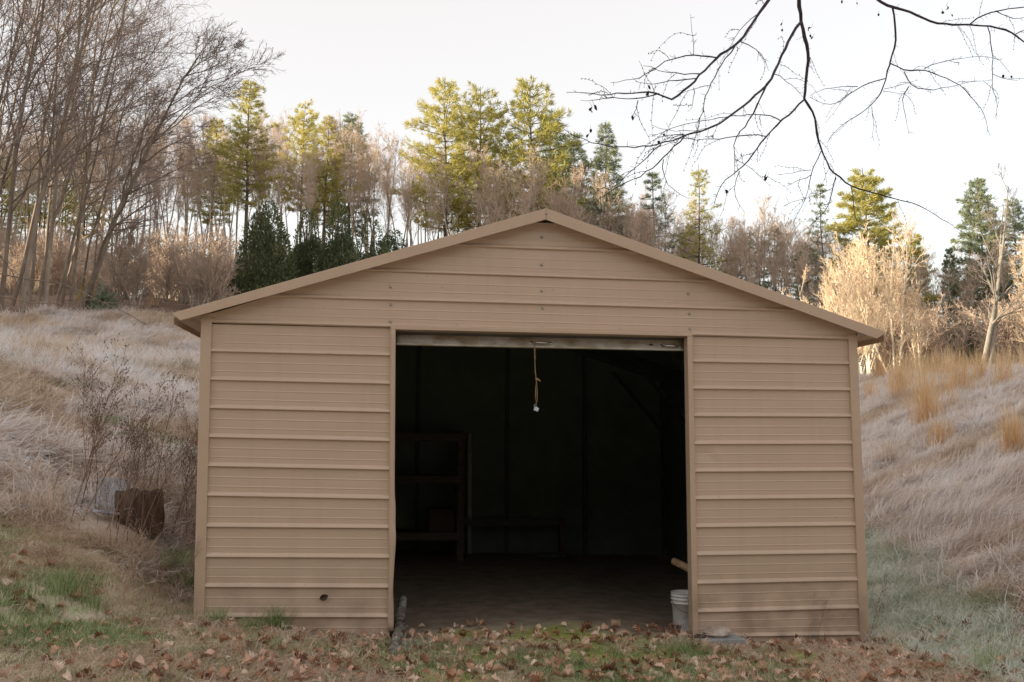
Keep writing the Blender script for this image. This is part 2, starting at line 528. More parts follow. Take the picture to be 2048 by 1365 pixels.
def zone_weights(x, y):
    """dirt (shed floor), forest floor, green lawn, long grass."""
    ins = (1 - sstep(-0.25, 0.35, np.maximum(np.maximum(-2.7 - x, x - 2.7), np.maximum(-0.25 - y, y - 6.2))))
    hillL = sstep(-0.1, 1.1, y - 0.35 * fbm(x, y, 5)) * sstep(-2.5, -3.2, x)
    u = x - 0.23 * np.minimum(y, 60) - 3.67
    hillR = sstep(-0.15, 0.35, u + 0.3 * fbm(x * 1.5, y * 1.5, 6)) * sstep(2.4, 3.0, x)
    fro = (1 - sstep(0.3, 0.7, np.abs(u + 0.4 - 0.3 * fbm(x, y, 6)))) * sstep(2.7, 3.0, x)
    grass = np.clip(np.maximum(np.maximum(hillL, hillR), fro * 0.75) + sstep(6.3, 7, y), 0, 1)
    forest = sstep(17.0, 20.5, y + 2.0 * fbm(x * 0.3, y * 0.3, 8) + np.clip(-x - 8, -6, 6) * 0.3) * sstep(4, -6, x) + sstep(30, 36, y) * sstep(-6, 4, x)
    return ins, np.clip(forest, 0, 1), grass


ins, forest, grassw = zone_weights(GX, GY)


def ground_material():
    mt = bpy.data.materials.new('ground_soil_and_thatch')
    mt.use_nodes = True
    n, L = mt.node_tree, mt.node_tree.links
    b = n.nodes['Principled BSDF']
    b.inputs['Roughness'].default_value = 0.95
    b.inputs['Specular IOR Level'].default_value = 0.1
    pos = n.nodes.new('ShaderNodeNewGeometry').outputs['Position']

    def noise(sc, det=5, rough=0.65):
        q = n.nodes.new('ShaderNodeTexNoise')
        q.inputs['Scale'].default_value = sc
        q.inputs['Detail'].default_value = det
        q.inputs['Roughness'].default_value = rough
        L.new(pos, q.inputs['Vector'])
        return q.outputs['Fac']

    def ramp(f, st):
        r = n.nodes.new('ShaderNodeValToRGB')
        e = r.color_ramp.elements
        while len(e) < len(st): e.new(0.5)
        for k, (p, c) in zip(e, st):
            k.position = p
            k.color = (*c, 1)
        L.new(f, r.inputs[0])
        return r.outputs[0]

    def mix(f, a, c):
        q = n.nodes.new('ShaderNodeMix')
        q.data_type = 'RGBA'
        L.new(f, q.inputs[0])
        L.new(a, q.inputs[6])
        L.new(c, q.inputs[7])
        return q.outputs[2]

    def attr(nm):
        q = n.nodes.new('ShaderNodeAttribute')
        q.attribute_name = nm
        return q.outputs['Fac']

    lawn = ramp(noise(7, 7), [(0.3, (0.38, 0.30, 0.225)), (0.46, (0.66, 0.56, 0.45)), (0.58, (0.64, 0.60, 0.42)), (0.70, (0.46, 0.52, 0.27))])
    dirt = ramp(noise(5, 7), [(0.3, (0.17, 0.13, 0.095)), (0.7, (0.33, 0.26, 0.195))])
    fore = ramp(noise(3, 6), [(0.3, (0.15, 0.095, 0.07)), (0.7, (0.34, 0.235, 0.175))])
    gras = ramp(noise(4, 7), [(0.3, (0.42, 0.33, 0.25)), (0.55, (0.66, 0.56, 0.48)), (0.75, (0.80, 0.77, 0.75))])
    moss = ramp(noise(9, 5), [(0.3, (0.23, 0.26, 0.07)), (0.7, (0.42, 0.44, 0.13))])
    c = mix(attr('moss'), lawn, moss)
    c = mix(attr('grass'), c, gras)
    c = mix(attr('forest'), c, fore)
    c = mix(attr('dirt'), c, dirt)
    L.new(c, b.inputs['Base Color'])
    bp = n.nodes.new('ShaderNodeBump')
    bp.inputs['Strength'].default_value = 0.8
    bp.inputs['Distance'].default_value = 0.03
    L.new(noise(28, 6), bp.inputs['Height'])
    L.new(bp.outputs[0], b.inputs['Normal'])
    return mt


M['ground'] = ground_material()
ground = g.build('ground', M['ground'], smooth=True)
tag(ground, 'sloping yard of leaf-strewn lawn, bare shed floor and frosty banks', kind='structure')


def set_attr(o, nm, a):
    at = o.data.attributes.new(nm, 'FLOAT', 'POINT')
    at.data.foreach_set('value', np.asarray(a, np.float32).ravel())




def moss_at(x, y):
    w = np.zeros(np.shape(x))
    for mx, my, r in ((1115, 1262, 0.55), (935, 1268, 0.32), (1250, 1285, 0.6), (1180, 1310, 0.5), (1060, 1275, 0.35), (900, 1355, 0.35), (1560, 1290, 0.45), (1330, 1300, 0.4), (960, 1310, 0.3)):
        d = ray(mx, my)
        p = CAM + d * (-CAM[2] / d[2])
        w = np.maximum(w, 1 - sstep(0.3, 1.0, np.hypot(x - p[0], y - p[1]) / (1.25 * r) + 0.5 * fbm(x * 4, y * 4, 77)))
    return w


set_attr(ground, 'moss', moss_at(GX, GY))
set_attr(ground, 'grass', grassw * (1 - ins))
set_attr(ground, 'forest', forest)
set_attr(ground, 'dirt', np.clip(ins - 0.9 * moss_at(GX, GY), 0, 1))

# added unseen ridge left of the yard, crest shaped to block the low sun
ry = np.linspace(-110, 92, 160)
crest = np.interp(ry, [-110, -40, 5, 10, 12, 19.5, 22, 26, 36, 46, 75, 92], [20, 26, 26, 22.5, 18, 17.5, 26, 33, 35, 35, 36, 26])
crest = crest + 0.5 * fbm(ry * 0.3, ry * 0 + 2, 9)
rows = []
for u in np.linspace(0, 1, 26):
    xx = -165 + u * 115
    prof = math.exp(-((xx + 80) / (34 if xx < -80 else 15)) ** 2)
    rows.append(np.stack([np.full_like(ry, xx) + 1.5 * fbm(ry * 0.1, ry * 0 + u * 5, 4), ry, 1 + (crest - 1) * prof + (0.8 * fbm(ry * 0.2, ry * 0 + u * 9, 14) if prof < 0.97 else 0)], -1))
rows[0][:, 2] = -5
rows[-1][:, 2] = -5
M['ridge'] = material('shade_hill_brown', [(0.3, (0.08, 0.06, 0.04)), (0.7, (0.17, 0.125, 0.085))], 0.4, 6, 0.95, 0.3, 2)
tag(MB().grid(np.array(rows)).build('shade_hills', M['ridge'], smooth=True), 'brown unseen ridge left of the yard, shaped to block the sun', kind='structure')
# unseen slope added behind the camera to cut low skylight on the yard
rx = np.linspace(-150, 150, 90)
rows = []
for y_ in np.linspace(-20, -130, 30):
    up_ = float(np.interp(-y_, [20, 26, 50, 70, 130], [-1.5, 0.8, 16.0, 20.0, 10.0]))
    rows.append(np.stack([rx, np.full_like(rx, y_) + 2 * fbm(rx * 0.05, rx * 0 + y_, 6), up_ + 1.6 * fbm(rx * 0.06, rx * 0 + y_ * 0.06, 17) * min(1.0, max(0.0, (-y_ - 22) / 20))], -1))
tag(MB().grid(np.array(rows)).build('shade_hills', M['ridge'], smooth=True), 'brown unseen slope behind the viewpoint, added to cut low skylight', kind='structure')


def on_ground(px, py):
    """March the sight line through a photo point to the ground."""
    d = ray(px, py)
    t = np.arange(2.0, 140.0, 0.02)
    p = CAM + d * t[:, None]
    hit = p[:, 2] < gz(p[:, 0], p[:, 1])
    k = np.argmax(hit) if hit.any() and np.argmax(hit) > 0 else int((24.0 - 2.0) / 0.02)
    q = p[k].copy()
    q[2] = gz(q[0], q[1])
    return q


# ------------------------------------------------------------------ the shed
DEPTH = 6.2
shed = empty('metal_shed', (0, 0, 0), 'tan ribbed metal shed with a low gable roof and a wide open doorway', 'shed')
V0 = [0.0, 0.30, 0.322, 0.340, 0.352, 0.615, 0.637, 0.655, 0.667, 0.828, 0.858, 0.900, 0.944, 0.964, 0.991, 1.0]
O0 = [0.0, 0.0, 0.0022, 0.0024, 0.0, 0.0, 0.0022, 0.0024, 0.0, 0.0, 0.0100, 0.0185, 0.0225, 0.0215, 0.0018, 0.0]


def rib_rows(yl, yr, seg):
    """Rows (left y, right y, outward offset) of a ribbed sheet between listed rib undersides, for segments SEG."""
    out = []
    for i in seg:
        for j, (v, o) in enumerate(zip(V0, O0)):
            if j == 0 and i != seg[0]: continue
            out.append((yl[i] + (yl[i + 1] - yl[i]) * v, yr[i] + (yr[i + 1] - yr[i]) * v, o))
    return out


def sheet(name, rows, xl, xr, cols, Y, dent=None, seed=0):
    """A ribbed wall sheet: rows as above; xl(y), xr(y) give its side edges in photo columns."""
    P = []
    for yl, yr, o in rows:
        a, b = xl(yl), xr(yr)
        t = np.linspace(0, 1, cols)
        px = a + (b - a) * t
        py = yl + (yr - yl) * t
        p = onY(px, py, Y)
        off = o + 0.0016 * fbm(p[:, 0] * 1.6, p[:, 2] * 0.9, 60 + seed, 2)
        if dent: off = off + dent(px, py)
        p[:, 1] -= off
        P.append(p)
    o = MB().grid(np.array(P)).build(name, M['siding'], shed)
    return solid(o, 0.0012)


Ll = [648.4, 705, 762, 818.5, 876.5, 934.5, 993.5, 1056, 1116, 1176, 1236, 1296]
Lr = [656.5, 713.7, 770.5, 827, 885, 942, 1000.5, 1058.8, 1118, 1177.7, 1236.5, 1295]
Rl = [673, 726, 780, 835, 891, 946, 1001, 1057, 1112.8, 1170, 1227, 1276, 1330]
Rr = [681, 731, 783.5, 836, 890, 944, 998, 1052.7, 1108, 1162.6, 1218, 1271, 1324]
xl_L = lambda y: np.interp(y, [640, 1222], [415, 400])
xr_L = lambda y: np.interp(y, [640, 1262], [783, 779])
xl_R = lambda y: np.interp(y, [640, 1270], [1383, 1392])
xr_R = lambda y: np.interp(y, [672, 1275], [1705, 1728])


def dent_R(px, py):
    a = np.exp(-((px - 1405) / 22) ** 2 - ((py - 905 - (px - 1400) * 0.1) / 7) ** 2)
    b = np.exp(-((px - 1432) / 10) ** 2 - ((py - 908) / 9) ** 2)
    return -0.012 * a + 0.008 * b


sheet('siding_sheet', rib_rows(Ll, Lr, [0, 1, 2]), xl_L, xr_L, 30, 0.003, seed=1)
sheet('siding_sheet', rib_rows(Ll, Lr, [3, 4, 5, 6]), xl_L, xr_L, 30, 0.0015, seed=2)
sheet('siding_sheet', rib_rows(Ll, Lr, [7, 8, 9, 10]), xl_L, xr_L, 30, 0.0, seed=3)
sheet('siding_sheet', rib_rows(Rl, Rr, [0, 1, 2]), xl_R, xr_R, 30, 0.003, seed=4)
s5 = sheet('siding_sheet', rib_rows(Rl, Rr, [3, 4, 5, 6]), xl_R, xr_R, 90, 0.0015, dent=dent_R, seed=5)
tag(s5, 'ribbed sheet with a creased dent beside the door frame')
sheet('siding_sheet', rib_rows(Rl, Rr, [7, 8, 9, 10, 11]), xl_R, xr_R, 30, 0.0, seed=6)

# gable: full-width ribs cut off by the roof slope
RAKE_L = (402.0, 634.0)
RAKE_P = (1090.0, 428.0)
RAKE_R = (1712.0, 664.0)
Gl = [420, 476, 533, 592, 645.5]
Gr = [470, 524, 577, 628.5, 681]


def gable_x(y, left):
    a, b = (RAKE_L, RAKE_P) if left else (RAKE_R, RAKE_P)
    return b[0] + (a[0] - b[0]) * np.clip((y - b[1]) / (a[1] - b[1]), 0.0, 1.0)


def gable_rows():
    rows = []
    for i in range(4):
        for j, (v, o) in enumerate(zip(V0, O0)):
            if i and j == 0: continue
            rows.append((Gl[i] + (Gl[i + 1] - Gl[i]) * v, Gr[i] + (Gr[i + 1] - Gr[i]) * v, o))
    return rows


def gable_sheet(rows, Y, seed):
    P = []
    for yl, yr, o in rows:
        f = lambda x: yl + (yr - yl) * (x - 400.0) / 1320.0
        a, b = 402.0, 1712.0
        for _ in range(40):
            a, b = gable_x(f(a), True), gable_x(f(b), False)
        if b - a < 4: continue
        px = np.linspace(a, b, 70)
        p = onY(px, f(px), Y)
        p[:, 1] -= o + 0.0016 * fbm(p[:, 0] * 1.6, p[:, 2] * 0.9, 70 + seed, 2)
        P.append(p)
    return solid(MB().grid(np.array(P)).build('gable_sheet', M['siding'], shed), 0.0012)


gr = gable_rows()
# fine rows near the top so the slanted cut stays straight
gable_sheet(gr[:31], -0.004, 1)
gable_sheet(gr[30:], -0.007, 2)


def trim_px(name, pts, Y, th, back=None, label=None, parent=shed, mat='trim'):
    """A flat strip of bent steel: photo corners on the plane y = Y, TH thick towards the back."""
    a = onY([p[0] for p in pts], [p[1] for p in pts], Y)
    b = a.copy()
    b[:, 1] += th
    v = np.concatenate([a, b])
    o = MB().hexa([v[0], v[1], v[5], v[4], v[3], v[2], v[6], v[7]]).build(name, M[mat], parent)
    bv = o.modifiers.new('edge', 'BEVEL')
    bv.width = 0.003
    bv.segments = 2
    bv.limit_method = 'ANGLE'
    if label: tag(o, label)
    return o


# corner trims: (TL, TR, BR, BL)
trim_px('corner_trim', [(402, 636), (423.5, 634), (408, 1240), (386.5, 1240)], -0.026, 0.06)
trim_px('corner_trim', [(1697, 668), (1714.5, 672), (1739.5, 1290), (1721.5, 1290)], -0.026, 0.06)
# door frame
trim_px('header_trim', [(781, 649), (1385, 662.5), (1385, 673), (781, 659)], -0.029, 0.14)
hj = trim_px('jamb_trim', [(1375, 673.2), (1385, 673.2), (1397, 1272), (1385.5, 1272)], -0.028, 0.11)


def left_jamb():
    """The left jamb is buckled outwards in its lower third."""
    ys = np.linspace(659.2, 1263, 48)
    P0, P1 = [], []
    for y in ys:
        bulge = 3.2 * math.exp(-((y - 1080) / 40) ** 2) - 1.8 * math.exp(-((y - 1180) / 30) ** 2) + 2.0 * math.exp(-((y - 1020) / 25) ** 2)
        xl = np.interp(y, [655, 1262], [781, 776.2]) + 0.8 * math.sin(y * 0.035) * sstep(950, 1050, y)
        xr = np.interp(y, [655, 1262], [791, 787.0]) + bulge
        P0.append((xl, y))
        P1.append((xr, y))
    rows = []
    for (xa, y), (xb, _) in zip(P0, P1):
        tw = 0.012 * math.exp(-((y - 1090) / 45) ** 2) * math.sin(y * 0.06)
        fa, fb = onY(xa, y, -0.028), onY(xb, y, -0.028 - tw)
        mid = (fa + fb) / 2
        mid[1] -= 0.003 + 0.006 * math.exp(-((y - 1075) / 30) ** 2)
        ba, bb = fa.copy(), fb.copy()
        ba[1] = 0.03
        bb[1] = 0.082
        rows.append([ba, fa, mid, fb, bb])
    return tag(solid(MB().grid(np.array(rows)).build('jamb_trim', M['trim'], shed, True), 0.0015), 'left door jamb trim, buckled near its foot')


left_jamb()
# rakes
ZT = lambda px, py, Y: onY(px, py, Y)
trim_px('rake_trim', [(343, 627), (1092, 417), (1092, 439.5), (360.5, 641.5)], -0.13, 0.006)
trim_px('rake_trim', [(1092.5, 417), (1773, 664.5), (1754, 678), (1092.5, 440)], -0.1305, 0.006)


def roof_slope(p_eave, p_ridge):
    """One roof slope as a ribbed sheet from the front rake to the back."""
    a, b = onY(*p_eave, -0.125), onY(*p_ridge, -0.125)
    n = 60
    off = np.array([[0.0, 0.016][(i % 6) in (1, 2)] for i in range(n)])
    t = np.linspace(0, 1, n)
    rows = []
    for Y in (-0.125, DEPTH + 0.12):
        p = a + (b - a) * t[:, None]
        p[:, 2] += off - 0.030
        p[:, 1] = Y
        rows.append(p)
    o = MB().grid(np.array(rows)).build('roof_sheet', M['siding'], shed)
    solid(o, 0.004)
    return a, b


EL_, RG = roof_slope((346, 629), (1092, 420))
ER_, RG2 = roof_slope((1770, 666), (1092.5, 420))
rc = MB()
for s in (-1, 1):
    rc.hexa([(RG[0], -0.12, RG[2] + 0.005), (RG[0] + s * 0.16, -0.12, RG[2] - 0.045), (RG[0] + s * 0.16, DEPTH + 0.1, RG[2] - 0.045), (RG[0], DEPTH + 0.1, RG[2] + 0.005),
             (RG[0], -0.12, RG[2] + 0.009), (RG[0] + s * 0.16, -0.12, RG[2] - 0.041), (RG[0] + s * 0.16, DEPTH + 0.1, RG[2] - 0.041), (RG[0], DEPTH + 0.1, RG[2] + 0.009)])
rc.build('ridge_cap', M['trim'], shed)
# eave trims along both sides, below the roof edge
for E_, s in ((EL_, -1), (ER_, 1)):
    MB().hexa([(E_[0], -0.12, E_[2] - 0.075), (E_[0] - s * 0.006, -0.12, E_[2] - 0.075), (E_[0] - s * 0.006, DEPTH + .1, E_[2] - 0.075), (E_[0], DEPTH + .1, E_[2] - 0.075),
               (E_[0], -0.12, E_[2] - 0.005), (E_[0] - s * 0.006, -0.12, E_[2] - 0.005), (E_[0] - s * 0.006, DEPTH + .1, E_[2] - 0.005), (E_[0], DEPTH + .1, E_[2] - 0.005)]).build('eave_trim', M['trim'], shed)

XL, XR = -2.71, 2.73
ZE_L, ZE_R = EL_[2] - 0.02, ER_[2] - 0.02


def roof_z(x):
    return np.where(x < RG[0], RG[2] + (x - RG[0]) * (EL_[2] - RG[2]) / (EL_[0] - RG[0]), RG[2] + (x - RG[0]) * (ER_[2] - RG[2]) / (ER_[0] - RG[0])) - 0.036


# side and back walls
for x in (XL, XR):
    zt = float(roof_z(np.array(x)))
    nrib = 10
    prof = []
    z0 = -0.25
    for i in range(12):
        for v, o in zip(V0[:-1], O0[:-1]):
            z = z0 + (i + v) * 0.2286
            if z < zt: prof.append((z, o))
    prof.append((zt, 0))
    s = -1 if x < 0 else 1
    P = np.array([[(x + s * o, y, z) for y in np.linspace(0.035, DEPTH, 6)] for z, o in prof])
    solid(MB().grid(P).build('side_wall_sheet', M['siding'], shed), 0.0012)
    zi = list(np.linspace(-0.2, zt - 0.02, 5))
    solid(MB().grid(np.array([[(x - s * 0.022, y, z) for y in np.linspace(0.04, DEPTH, 4)] for z in zi])).build('inner_shade_lining', M['inner'], shed), 0.002)  # dark sheet added inside the wall to deepen the interior shade
    xe = (RG[0] + EL_[0]) / 2 if x < 0 else 0
bk = MB()
xs = np.arange(XL, XR + 0.001, 0.02)
for i in range(len(xs) - 1):
    xa, xb = xs[i], xs[i + 1]
    zt = float(roof_z(np.array((xa + xb) / 2)))
    if 0.25 < xa < 2.4 and i % 10 == 3: zt -= 0.035          # gaps under the roof ribs that let daylight in
    bk.hexa([(xa, DEPTH, -0.2), (xb, DEPTH, -0.2), (xb, DEPTH + 0.012, -0.2), (xa, DEPTH + 0.012, -0.2), (xa, DEPTH, zt), (xb, DEPTH, zt), (xb, DEPTH + 0.012, zt), (xa, DEPTH + 0.012, zt)])
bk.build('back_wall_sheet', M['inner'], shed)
# steel frame: bows of square tube with knee braces
rl = MB()
for a_, b_ in ((XL, RG[0]), (RG[0], XR)):
    xs_ = np.linspace(a_, b_, 6)
    rl.grid(np.array([[(x_, Y_, float(roof_z(np.array(x_))) - 0.022) for x_ in xs_] for Y_ in (0.04, DEPTH)]))
solid(rl.build('roof_shade_lining', M['inner'], shed), 0.002)  # dark sheet added under the roof, interior shade in its colour
for Y in (0.09, 1.6, 3.1, 4.6, 6.1):
    f = MB()
    za, zb = float(roof_z(np.array(XL + 0.06))) - 0.04, float(roof_z(np.array(XR - 0.06))) - 0.04
    zr = float(roof_z(np.array(RG[0]))) - 0.05
    f.bar((XL + 0.05, Y, -0.2), (XL + 0.05, Y, za), 0.057)
    f.bar((XR - 0.05, Y, -0.2), (XR - 0.05, Y, zb), 0.057)
    f.bar((XL + 0.05, Y, za), (RG[0], Y, zr), 0.057, up=(0, 1, 0))
    f.bar((XR - 0.05, Y, zb), (RG[0], Y, zr), 0.057, up=(0, 1, 0))
    if Y > 1:
        f.bar((XL + 0.07, Y, za - 0.75), (XL + 0.80, Y, za + 0.12), 0.04, up=(0, 1, 0))
        f.bar((XR - 0.07, Y, zb - 0.75), (XR - 0.80, Y, zb + 0.12), 0.04, up=(0, 1, 0))
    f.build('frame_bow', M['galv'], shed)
for Y in (6.12,):
    for x in (-0.95, 0.35, 1.5):
        MB().bar((x, Y, -0.1), (x, Y, float(roof_z(np.array(x)))), 0.05).build('back_post', M['galv'], shed)
# front posts beside the door
for x0 in (onY(781, 900)[0] - 0.045, onY(1392, 900)[0] + 0.035):
    MB().bar((x0, 0.06, -0.2), (x0, 0.06, 2.5), 0.055).build('door_post', M['galv'], shed)

# roll-up door: its bottom bar hangs in the head of the opening
door = MB()
pa, pb = onY(786, 700, 0.13), onY(1373, 700, 0.13)
zl0, zr0 = onY(791, 668.5, 0.13)[2], onY(1369, 680.5, 0.13)[2]
zl1, zr1 = onY(791, 690, 0.13)[2], onY(1369, 702, 0.13)[2]
ncol = 40
xs = np.linspace(pa[0], pb[0], ncol)
prof = [(0.0, 0.165), (0.02, 0.15), (0.06, 0.133), (0.80, 0.130), (0.84, 0.122), (0.93, 0.120), (1.0, 0.128), (1.0, 0.175)]
P = []
for v, y in prof:
    t = np.linspace(0, 1, ncol)
    zt, zb = zl0 + (zr0 - zl0) * t, zl1 + (zr1 - zl1) * t
    P.append(np.stack([xs, np.full(ncol, y) + 0.002 * fbm(xs * 3, xs * 0 + v, 5), zt + (zb - zt) * v], -1))
bar_o = solid(MB().grid(np.array(P)).build('door_bottom_bar', M['doorbar'], shed, True), 0.002)
P = []
for k, (y, dz) in enumerate([(0.172, -0.005), (0.176, 0.03), (0.185, 0.06), (0.176, 0.09), (0.185, 0.12), (0.23, 0.15), (0.30, 0.30)]):
    P.append(np.stack([xs, np.full(ncol, y), np.linspace(zl0, zr0, ncol) + dz], -1))
MB().grid(np.array(P)).build('door_curtain', M['doorcurtain'], shed)
# rolled-up curtain above the opening
cc = MB()
zc = (zl0 + zr0) / 2 + 0.28
cc.tubes(np.array([[pa[0], 0.36, zc - 0.02], [pb[0], 0.36, zc + 0.02]]), np.array([0.17, 0.17]), 20, cap=True)
cc.build('door_roll', M['doorcurtain'], shed, True)


def handle(px0, px1, py0, py1):
    a, b = onY(px0, py0, 0.128), onY(px1, py1, 0.128)
    h = MB()
    n = 12
    t = np.linspace(0, 1, n)
    p = a + (b - a) * (0.15 + 0.7 * t)[:, None]
    p[:, 1] -= 0.032 * np.sin(np.pi * t) ** 0.5
    p[0, 1] = p[-1, 1] = 0.126
    h.tubes(p, 0.0085 * (0.8 + 0.4 * np.sin(np.pi * t)), 8, cap=True)
    for e in (a, b):
        c = e + (b - a) * (0.07 if e is a else -0.07)
        ang = np.arange(10) * 2 * math.pi / 10
        r = 0.015
        f = [(c[0] + r * math.cos(x), 0.126, c[2] + r * math.sin(x)) for x in ang] + [(c[0] + r * math.cos(x), 0.131, c[2] + r * math.sin(x)) for x in ang]
        h.add(f, [(k, (k + 1) % 10, 10 + (k + 1) % 10, 10 + k) for k in range(10)], [(0, k + 1, k) for k in range(1, 9)])
        h.tubes(np.array([[c[0], 0.127, c[2]], [c[0], 0.121, c[2]]]), np.array([0.005, 0.004]), 6, cap=True)
    return h.build('handle', M['chrome'], bar_o, True)


handle(1060, 1104, 686, 687)
handle(1319, 1364, 692, 694)
sl_ = onY(1302, 690, 0.1285)
MB().box((sl_[0] - 0.018, 0.1265, sl_[2] - 0.006), (sl_[0] + 0.018, 0.1285, sl_[2] + 0.006)).build('lock_slot', M['rust'], bar_o)
# screws
sc_m = MB()
sc_m.tubes(np.array([[0, 0, 0], [0, -0.003, 0]]), np.array([0.0115, 0.0115]), 10, cap=True)
sc_m.tubes(np.array([[0, -0.003, 0], [0, -0.009, 0]]), np.array([0.007, 0.006]), 6, cap=True)
scme = sc_m.mesh('screw', M['screw'])
for sx, sy in ((1084, 475), (1083, 530), (1083.5, 582), (1085, 617.5), (1085, 655.5), (1240, 659.5), (1380, 658), (1378.5, 628), (1376, 588), (781, 643.5), (782, 610), (781, 574), (915, 651.5), (1093, 427)):
    p = onY(sx, sy, -0.0105 if sy > 430 else -0.131)
    put(scme, 'screw', shed, p)
for sx, sy in ((796, 681),):
    p = onY(sx, sy, 0.13)
    put(scme, 'screw', shed, p, sc=0.8)
# base rail
for a, b in (((XL + 0.02), onY(776, 1260)[0]), (onY(1397, 1260)[0], XR - 0.02)):
    MB().box((a, 0.03, -0.12), (b, 0.085, -0.05)).build('base_rail', M['galv'], shed)


# ------------------------------------------------------------------ things at the shed
# rope and padlock hanging from the door handle
rp_t = empty('rope', onY(1070, 687, 0.095), 'frayed tan pull rope with a knot hanging from the door bar handle', 'rope')
o0 = np.array(rp_t.location)
pts = [(1072, 684), (1069.5, 690), (1070.5, 700), (1071, 715), (1070, 735), (1072, 755), (1071.5, 775), (1071, 795), (1071, 811)]
a = onY([p[0] for p in pts], [p[1] for p in pts], 0.092) - o0
a[0, 1] += 0.012
MB().tubes(a, np.full(len(a), 0.0042), 6, cap=True).build('cord', M['rope'], rp_t, True)
pts2 = [(1067, 684), (1068, 692), (1069, 705), (1069.5, 722), (1070.5, 745), (1073, 765), (1074.5, 785), (1074, 802), (1072, 812)]
b_ = onY([p[0] for p in pts2], [p[1] for p in pts2], 0.088) - o0
MB().tubes(b_, np.full(len(b_), 0.0036), 6, cap=True).build('cord', M['rope'], rp_t, True)
kn = onY([1071, 1075, 1078, 1081], [758, 759, 761, 763], 0.086) - o0
MB().tubes(kn, np.array([0.006, 0.010, 0.008, 0.004]), 8, cap=True).build('knot', M['rope'], rp_t, True)
pk = onY(1072.5, 819, 0.090)
pl = empty('padlock', pk, 'small bluish grey padlock dangling at the end of the rope', 'padlock')
body = MB().box((-0.020, -0.010, -0.017), (0.020, 0.010, 0.017)).build('body', M['lock'], pl)
body.rotation_euler = (0, 0.35, 0.3)
bv = body.modifiers.new('edge', 'BEVEL'); bv.width = 0.005; bv.segments = 2
th = np.linspace(0, math.pi, 9)
MB().tubes(np.stack([-0.008 + 0.011 * np.cos(th), np.zeros(9), 0.014 + 0.026 * np.sin(th)], -1), np.full(9, 0.003), 6, cap=True).build('shackle', M['chrome'], pl, True)

# bucket behind the right jamb
bp_ = on_ground(1372, 1265)
bq = onY(1371, 1268, 0.42)
bz = float(gz(bq[0], 0.42))
bk_t = empty('bucket', (bq[0], 0.42, bz), 'dirty white plastic bucket standing just inside the right door jamb', 'bucket')
hb = onY(1371, 1184, 0.42)[2] - bz
r0 = 0.118
bm_ = MB()
pr = [(0.0, 0.004), (r0 * 0.86, 0.0), (r0 * 0.87, 0.01), (r0 * 0.96, hb * 0.70), (r0 * 1.04, hb * 0.71), (r0 * 1.04, hb * 0.735), (r0 * 0.97, hb * 0.745), (r0 * 0.98, hb * 0.80), (r0 * 1.05, hb * 0.81), (r0 * 1.05, hb * 0.835),
      (r0 * 0.99, hb * 0.845), (r0 * 0.995, hb * 0.89), (r0 * 1.05, hb * 0.90), (r0 * 1.05, hb * 0.925), (r0 * 1.0, hb * 0.935), (r0 * 1.0, hb * 0.97), (r0 * 1.05, hb * 0.98), (r0 * 1.05, hb), (r0 * 0.97, hb), (r0 * 0.95, hb * 0.7), (r0 * 0.84, 0.02), (0.0, 0.02)]
bm_.lathe(pr, 28)
bm_.build('pail', M['bucket'], bk_t, True)
an = np.linspace(math.pi * 1.0, math.pi * 2.0, 14)
MB().tubes(np.stack([r0 * 1.06 * np.cos(an), -0.01 + r0 * 1.1 * np.sin(an), hb * 0.82 - 0.10 * np.sin(an) * -1 - 0.0], -1), np.full(14, 0.0022), 5).build('bail_handle', M['galv'], bk_t, True)


def lump(name, mat, loc, size, seed, label, cat, rot=0.0, n=18, amp=0.35):
    """Faceted stone: a squashed, noisy sphere."""
    r = np.random.default_rng(seed)
    u = np.linspace(0, math.pi, n // 2 + 1)
    w = np.arange(n) * 2 * math.pi / n
    P = []
    planes = r.normal(size=(9, 3))
    planes /= np.linalg.norm(planes, axis=1, keepdims=True)
    dd = r.uniform(0.55, 0.95, 9)
    for a_ in u:
        row = []
        for b2 in list(w) + [0.0]:
            d = np.array([math.sin(a_) * math.cos(b2), math.sin(a_) * math.sin(b2), math.cos(a_)])
            k = planes @ d
            rad = min([1.0] + [dd[i] / k[i] for i in range(9) if k[i] > 0.05])
            row.append(d * rad * np.array(size))
        P.append(row)
    o = MB().grid(np.array(P)).build(name, M[mat])
    o.location = [float(v) for v in loc]
    o.rotation_euler = (0, 0, rot)
    return tag(o, label, cat)


# concrete slab with a rock on it, at the right jamb
cs = onY(1425, 1282, -0.16)
cz = onY(1425, 1270, -0.10)[2]
slab = MB()
x0, x1 = onY(1383, 1276, -0.16)[0], onY(1478, 1276, -0.10)[0]
slab.hexa([(x0, -0.32, cz - 0.10), (x1, -0.26, cz - 0.10), (x1 - 0.03, -0.045, cz - 0.10), (x0 - 0.02, -0.045, cz - 0.10), (x0, -0.32, cz), (x1, -0.26, cz - 0.006), (x1 - 0.03, -0.045, cz), (x0 - 0.02, -0.045, cz)])
so_ = slab.build('concrete_block', M['concrete'])
bv = so_.modifiers.new('edge', 'BEVEL'); bv.width = 0.006; bv.segments = 2
tag(so_, 'flat grey concrete block lying at the foot of the right door jamb', 'block')
rk = onY(1432, 1266, -0.17)
lump('rock', 'rock', (rk[0], -0.17, cz + 0.030), (0.135, 0.085, 0.055), 5, 'pale pinkish rock lying on the concrete block by the right jamb', 'rock', 0.2)
rk2 = onY(1402, 1272, -0.2)
lump('rock', 'rust', (rk2[0] - 0.01, -0.2, cz + 0.012), (0.07, 0.05, 0.016), 8, 'flat dark brown stone chip beside the pale rock', 'rock', 0.5)

